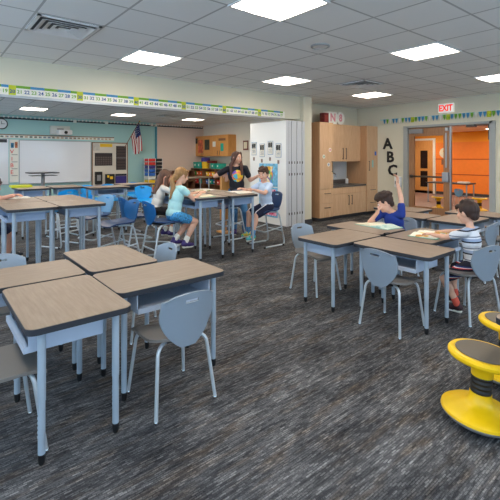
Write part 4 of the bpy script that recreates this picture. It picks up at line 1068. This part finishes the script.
    if bottom:
        b = N()
        ellipsoid(b, hip, (.098*k, .138*k, .105*k), Rt)
        for s in (1, -1):
            h0, kk, a = legs[s]
            if leglen <= 1: capsule(b, h0, h0.lerp(kk, leglen), .079*k, .068*k)
            else: capsule(b, h0, kk, .079*k, .058*k); capsule(b, kk, kk.lerp(a, leglen-1), .058*k, .046*k)
        remesh('trousers' if leglen > 1 else 'shorts', b, bottom, body, root, .008, 3)
    if shoe:
        for s in (1, -1):
            a = legs[s][2]; t = V((toe or {}).get(s, f)).normalized(); b = N()
            capsule(b, a-up*.028*k-t*.022*k, a+t*.055*k-up*.036*k, .040*k, .036*k); capsule(b, a+t*.05*k-up*.044*k, a+t*.115*k-up*.05*k, .034*k, .028*k); capsule(b, a+up*.005*k, a-up*.03*k, .038*k, .042*k)
            so = remesh('shoe', b, shoe, body, root, .006, 3)
            b = N(); capsule(b, a-up*.064*k-t*.025*k, a+t*.115*k-up*.072*k, .026*k, .022*k); obj2 = remesh('sole', b, M['paper'], so, root, .006, 1)
            if sock:
                b = N(); capsule(b, a-up*.01*k, a.lerp(legs[s][1], .22), .039*k, .041*k, 14); remesh('sock', b, sock, body, root, .007, 2)
    # hair
    b = N(); rnd = random.Random(len(label))
    def cap(dx=-.022, dz=.034, r=(.096, .086, .088)): ellipsoid(b, H(dx, 0, dz), [q*kh for q in r], Rh, 20, 14)
    cap()
    if hairstyle in ('short', 'curly'):
        for i in range(13 if hairstyle == 'short' else 46):
            a = rnd.uniform(-2.2, 2.2) if hairstyle == 'short' else rnd.uniform(-PI, PI); e = rnd.uniform(.5, 1.3); r = rnd.uniform(.018, .026) if hairstyle == 'short' else rnd.uniform(.026, .042)
            ce = math.cos(e); ellipsoid(b, H(-.012+.088*ce*math.cos(a), .078*ce*math.sin(a), .042+.078*math.sin(e)), (r*kh*1.3, r*kh*1.2, r*kh), Rh, 10, 8)
        capsule(b, H(.066, -.045, .072), H(.070, .05, .066), .022*kh, .018*kh); ellipsoid(b, H(-.07, 0, -.02), (.035*kh, .062*kh, .055*kh), Rh)
        capsule(b, H(.062, .03, .062), H(.080, .048, .045), .018*kh, .010*kh)
        for s in (1, -1): capsule(b, H(.015, s*.074, .03), H(.005, s*.076, .0), .014*kh, .008*kh)
    if hairstyle == 'long':
        for s in (1, -1):
            capsule(b, H(.05, s*.03, .10), H(.035, s*.078, .01), .024*kh, .022*kh); p0 = H(.02, s*.08, -.02); p1 = nb+tl*s*.085*k+tf*.05*k+td*.02*k; capsule(b, p0, p1, .030*kh, .034*kh); capsule(b, p1, p1-td*.16*k+tf*.035*k, .034*kh, .018*kh)
        p0 = H(-.065, 0, -.03); p1 = nb-tf*.06*k; capsule(b, p0, p1, .065*kh, .062*kh); capsule(b, p1, p1-td*.17*k-tf*.01*k, .062*kh, .026*kh)
        capsule(b, p1+tl*.04*k, p1+tl*.05*k-td*.15*k-tf*.03*k, .04*kh, .025*kh); capsule(b, p1-tl*.04*k, p1-tl*.05*k-td*.15*k-tf*.03*k, .04*kh, .025*kh)
    if hairstyle == 'ponytail':
        capsule(b, H(.055, -.04, .078), H(.055, .04, .078), .022*kh, .022*kh); capsule(b, H(-.06, 0, -.02), H(-.075, 0, -.06), .052*kh, .035*kh)
        p = [H(-.10, 0, -.035), H(-.125, -.01, -.09), nb-tf*.085*k-td*.06*k-tl*.02*k, nb-tf*.105*k-td*.2*k-tl*.02*k]
        for i, (r0, r1) in enumerate(((.03, .034), (.034, .036), (.036, .016))): capsule(b, p[i], p[i+1], r0*kh, r1*kh)
        for s in (1, -1): capsule(b, H(.04, s*.07, .04), H(.03, s*.078, -.03), .012*kh, .006*kh)
    remesh('hair', b, hair, body, root, .0075, 2, .004)
    return body

shorts_navy = mat('navy_shorts', S(28, 36, 66), .85); 
polo = stripe_mat('striped_shirt', [(0, S(214,218,224)), (.26, S(26,30,44)), (.38, S(150,168,196)), (.62, S(222,224,228)), (.74, S(88,96,116)), (.82, S(214,218,224))], 'Z', .105)
aqua = mat('aqua_shirt', S(178, 226, 228), .85, var=.08, vscale=12); bshorts = mat('blue_print_shorts', S(70, 150, 205), .85, var=.7, vscale=55)
wshirt = mat('white_shirt', S(222, 218, 210), .85); pale = mat('pale_blue_shirt', S(196, 216, 240), .85); royal = mat('royal_blue_shirt', S(30, 56, 140), .85)
jeans = mat('jeans', S(66, 120, 168), .85, var=.15, vscale=20)
pshoe = mat('purple_shoe', S(62, 46, 112), .6); rshoe = mat('red_black_shoe', S(60, 34, 40), .6, var=.6, vscale=25)
cshoe = patch_mat('bright_shoe', [S(230,200,70), S(80,180,190), S(240,130,60), S(150,210,90)], 18)
wband = stripe_mat('navy_white_shorts', [(0, S(28,34,60)), (.45, S(222,222,232)), (.62, S(28,34,60))], 'Y', .17)
rband = stripe_mat('red_trim_shorts', [(0, S(24,26,44)), (.72, S(200,40,50)), (.80, S(232,232,236)), (.86, S(36,50,110))], 'Z', .09)

# blue shirted boy: elbow on the desk, hand at his cheek, left arm raised
person('boy in a royal blue shirt raising one arm, other hand on his cheek', (4.49, 2.70, .45), PI, .89, lean=.42, side=-.02, head=(-.95, .40, .12), neck=(-.02,.0,-.025),
       hands={-1: (4.20, 2.80, .78), 1: (4.38, 2.66, 1.20)}, feet={1: (4.10, 2.60, .09), -1: (4.12, 2.74, .09)},
       ehint={-1: (-.5, 1.2, -1.4), 1: (.5, -.5, -.2)}, pn={-1: (.4, -.4, .3), 1: (-.8, .5, 0)}, hd={-1: (.25, -.15, .8), 1: (-.05, 0, 1)}, curls=(.8, .25),
       hair=HD_, hairstyle='curly', shirt=royal, bottom=shorts_navy, leglen=.75, shoe=rshoe, sock=M['grey'])
# striped shirt boy
person('boy in a striped polo shirt seen from behind, reading at the desk', (3.93, 1.60, .45), 1.55, .80, lean=.10, head=(-.15, .12, 0), headk=1.05,
       hands={1: (3.84, 1.95, .685), -1: (4.10, 1.97, .685)}, feet={1: (3.78, 1.68, .09), -1: (4.0, 1.80, .09)},
       khint={1: (-.6, .8, .6), -1: (.1, 1, .5)}, hair=HD_, hairstyle='short', shirt=polo, sleeve=.6, bottom=rband, leglen=.8, shoe=rshoe, sock=mat('orange_sock', S(220,90,70), .8), skin=SK)
# girl in aqua
person('girl in an aqua shirt with a blond ponytail reading at the high desk', (2.66, 4.99, .65), 0., .96, lean=.18, head=(-.1, .30, 0),
       hands={1: (3.06, 5.06, .925), -1: (3.03, 4.90, .925)}, feet={1: (2.72, 5.08, .29), -1: (2.80, 4.92, .27)},
       ehint={1: (-.1,.6,-1), -1: (-.1,-.6,-1)}, khint={1: (1,0,.2), -1: (1,0,.2)}, hair=HF_, hairstyle='ponytail', shirt=aqua, sleeve=.35, bottom=bshorts, leglen=.62, shoe=pshoe, sock=M['paper'], female=True)
# girl with long brown hair
person('girl with long brown hair and a white shirt leaning over the high desk', (2.75, 5.73, .64), -.2, .90, lean=.26, head=(-.25, .35, 0),
       hands={1: (3.16, 5.82, .93), -1: (3.12, 5.52, .93)}, feet={1: (2.90, 5.75, .3), -1: (2.94, 5.60, .3)},
       hair=HL_, hairstyle='long', shirt=wshirt, sleeve=.5, bottom=mat('black_shorts', S(30,28,32), .85), leglen=.95, shoe=pshoe, sock=M['paper'], female=True, skin=SK2)
# boy in pale blue
person('boy in a pale blue shirt sitting at the high desk near the white partition', (4.35, 4.99, .635), PI, .94, lean=.12, head=(.42, .22, 0),
       hands={-1: (3.96, 5.12, .93), 1: (3.98, 4.86, .93)}, feet={1: (3.98, 4.90, .22), -1: (4.05, 5.10, .24)},
       ehint={1: (.1,-.8,-1), -1: (.1,.8,-1)}, hair=HB_, hairstyle='short', shirt=pale, sleeve=.6, bottom=wband, leglen=.85, shoe=cshoe, sock=mat('blue_sock', S(96,150,200), .8, var=.4, vscale=40), skin=SK)
# teacher
person('woman with long brown hair in a black tee shirt with a bright print', (4.58, 6.10, .79), -2.15, 1.15, lean=.03, side=-.05, head=(.75, .12, 0), headk=.97,
       hands={-1: (4.44, 6.26, 1.12), 1: (4.90, 5.82, 1.10)}, feet={1: (4.70, 6.02, .09), -1: (4.56, 6.16, .09)},
       ehint={-1: (-.8,.2,-.1), 1: (.3,.3,-1)}, hd={-1: (-.1,-.25,-.5), 1: (.8,-.5,-.1)}, hair=HT_, hairstyle='long', shirt=mat('black_tee', S(26,27,38), .85), sleeve=.6, bottom=jeans, leglen=1.95, shoe=pshoe, female=True, skin=SK, shirt_len=0)
# student out of frame on the left
person('student in navy shorts at the far side of the left desks, mostly outside the photo', (.60, 6.66, .475), -.35, 1.05, lean=.25, head=(0,.3,0),
       hands={1: (1.06, 6.26, .935), -1: (.96, 6.12, .935)}, feet={1: (1.0, 6.72, .09), -1: (.94, 6.55, .09)},
       hair=HB_, hairstyle='short', shirt=mat('rose_shirt', S(190,120,120), .85), sleeve=.6, bottom=shorts_navy, leglen=.95, shoe=M['dark'], sock=None, skin=SK2)
dup(cA, (.52, 6.68, 0), -PI/2-.35, 'grey student chair of the student at the left edge', 'grey blue student chairs')
# print on the tee shirt: a domed patch that follows the chest
teacher = [o for o in COL.objects if o.get('label', '').startswith('woman')][0]
sh_ = [o for o in teacher.children if o.name.startswith('shirt')][0]
pm = patch_mat('tee_print', [S(235,120,170), S(120,200,90), S(240,200,60), S(120,90,190), S(80,190,220), S(240,150,70)], 13)
sh_.data.materials.append(pm)
f0 = V((math.cos(-2.15), math.sin(-2.15), 0)); s0 = V((-f0.y, f0.x, 0))
for p in sh_.data.polygons:
    c = p.center
    if c.dot(f0) > .03 and ((c.dot(s0)-.0)/.105)**2+((c.z-1.09)/.11)**2 < 1: p.material_index = 1

# ------------------------------------------------------------------ light, sky, camera
w = bpy.data.worlds.new('World'); SC.world = w; w.use_nodes = True
bg = w.node_tree.nodes['Background']; bg.inputs[0].default_value = (.55, .76, 1.0, 1); bg.inputs[1].default_value = 4.5
cd = bpy.data.cameras.new('Camera'); cam = bpy.data.objects.new('Camera', cd); COL.objects.link(cam); SC.camera = cam
cd.sensor_width = 36; cd.sensor_fit = 'HORIZONTAL'; cd.lens = 36*405/500
cd.shift_x = -(256-250)/500; cd.shift_y = -(250-157)/500
cam.location = (0, 0, 1.44); cam.rotation_euler = (PI/2, 0, 2.451-PI)
cd.clip_end = 100
SC.view_settings.view_transform = 'Standard'; SC.view_settings.look = 'None'; SC.view_settings.exposure = 0; SC.view_settings.gamma = 1
SC.view_settings.use_curve_mapping = False
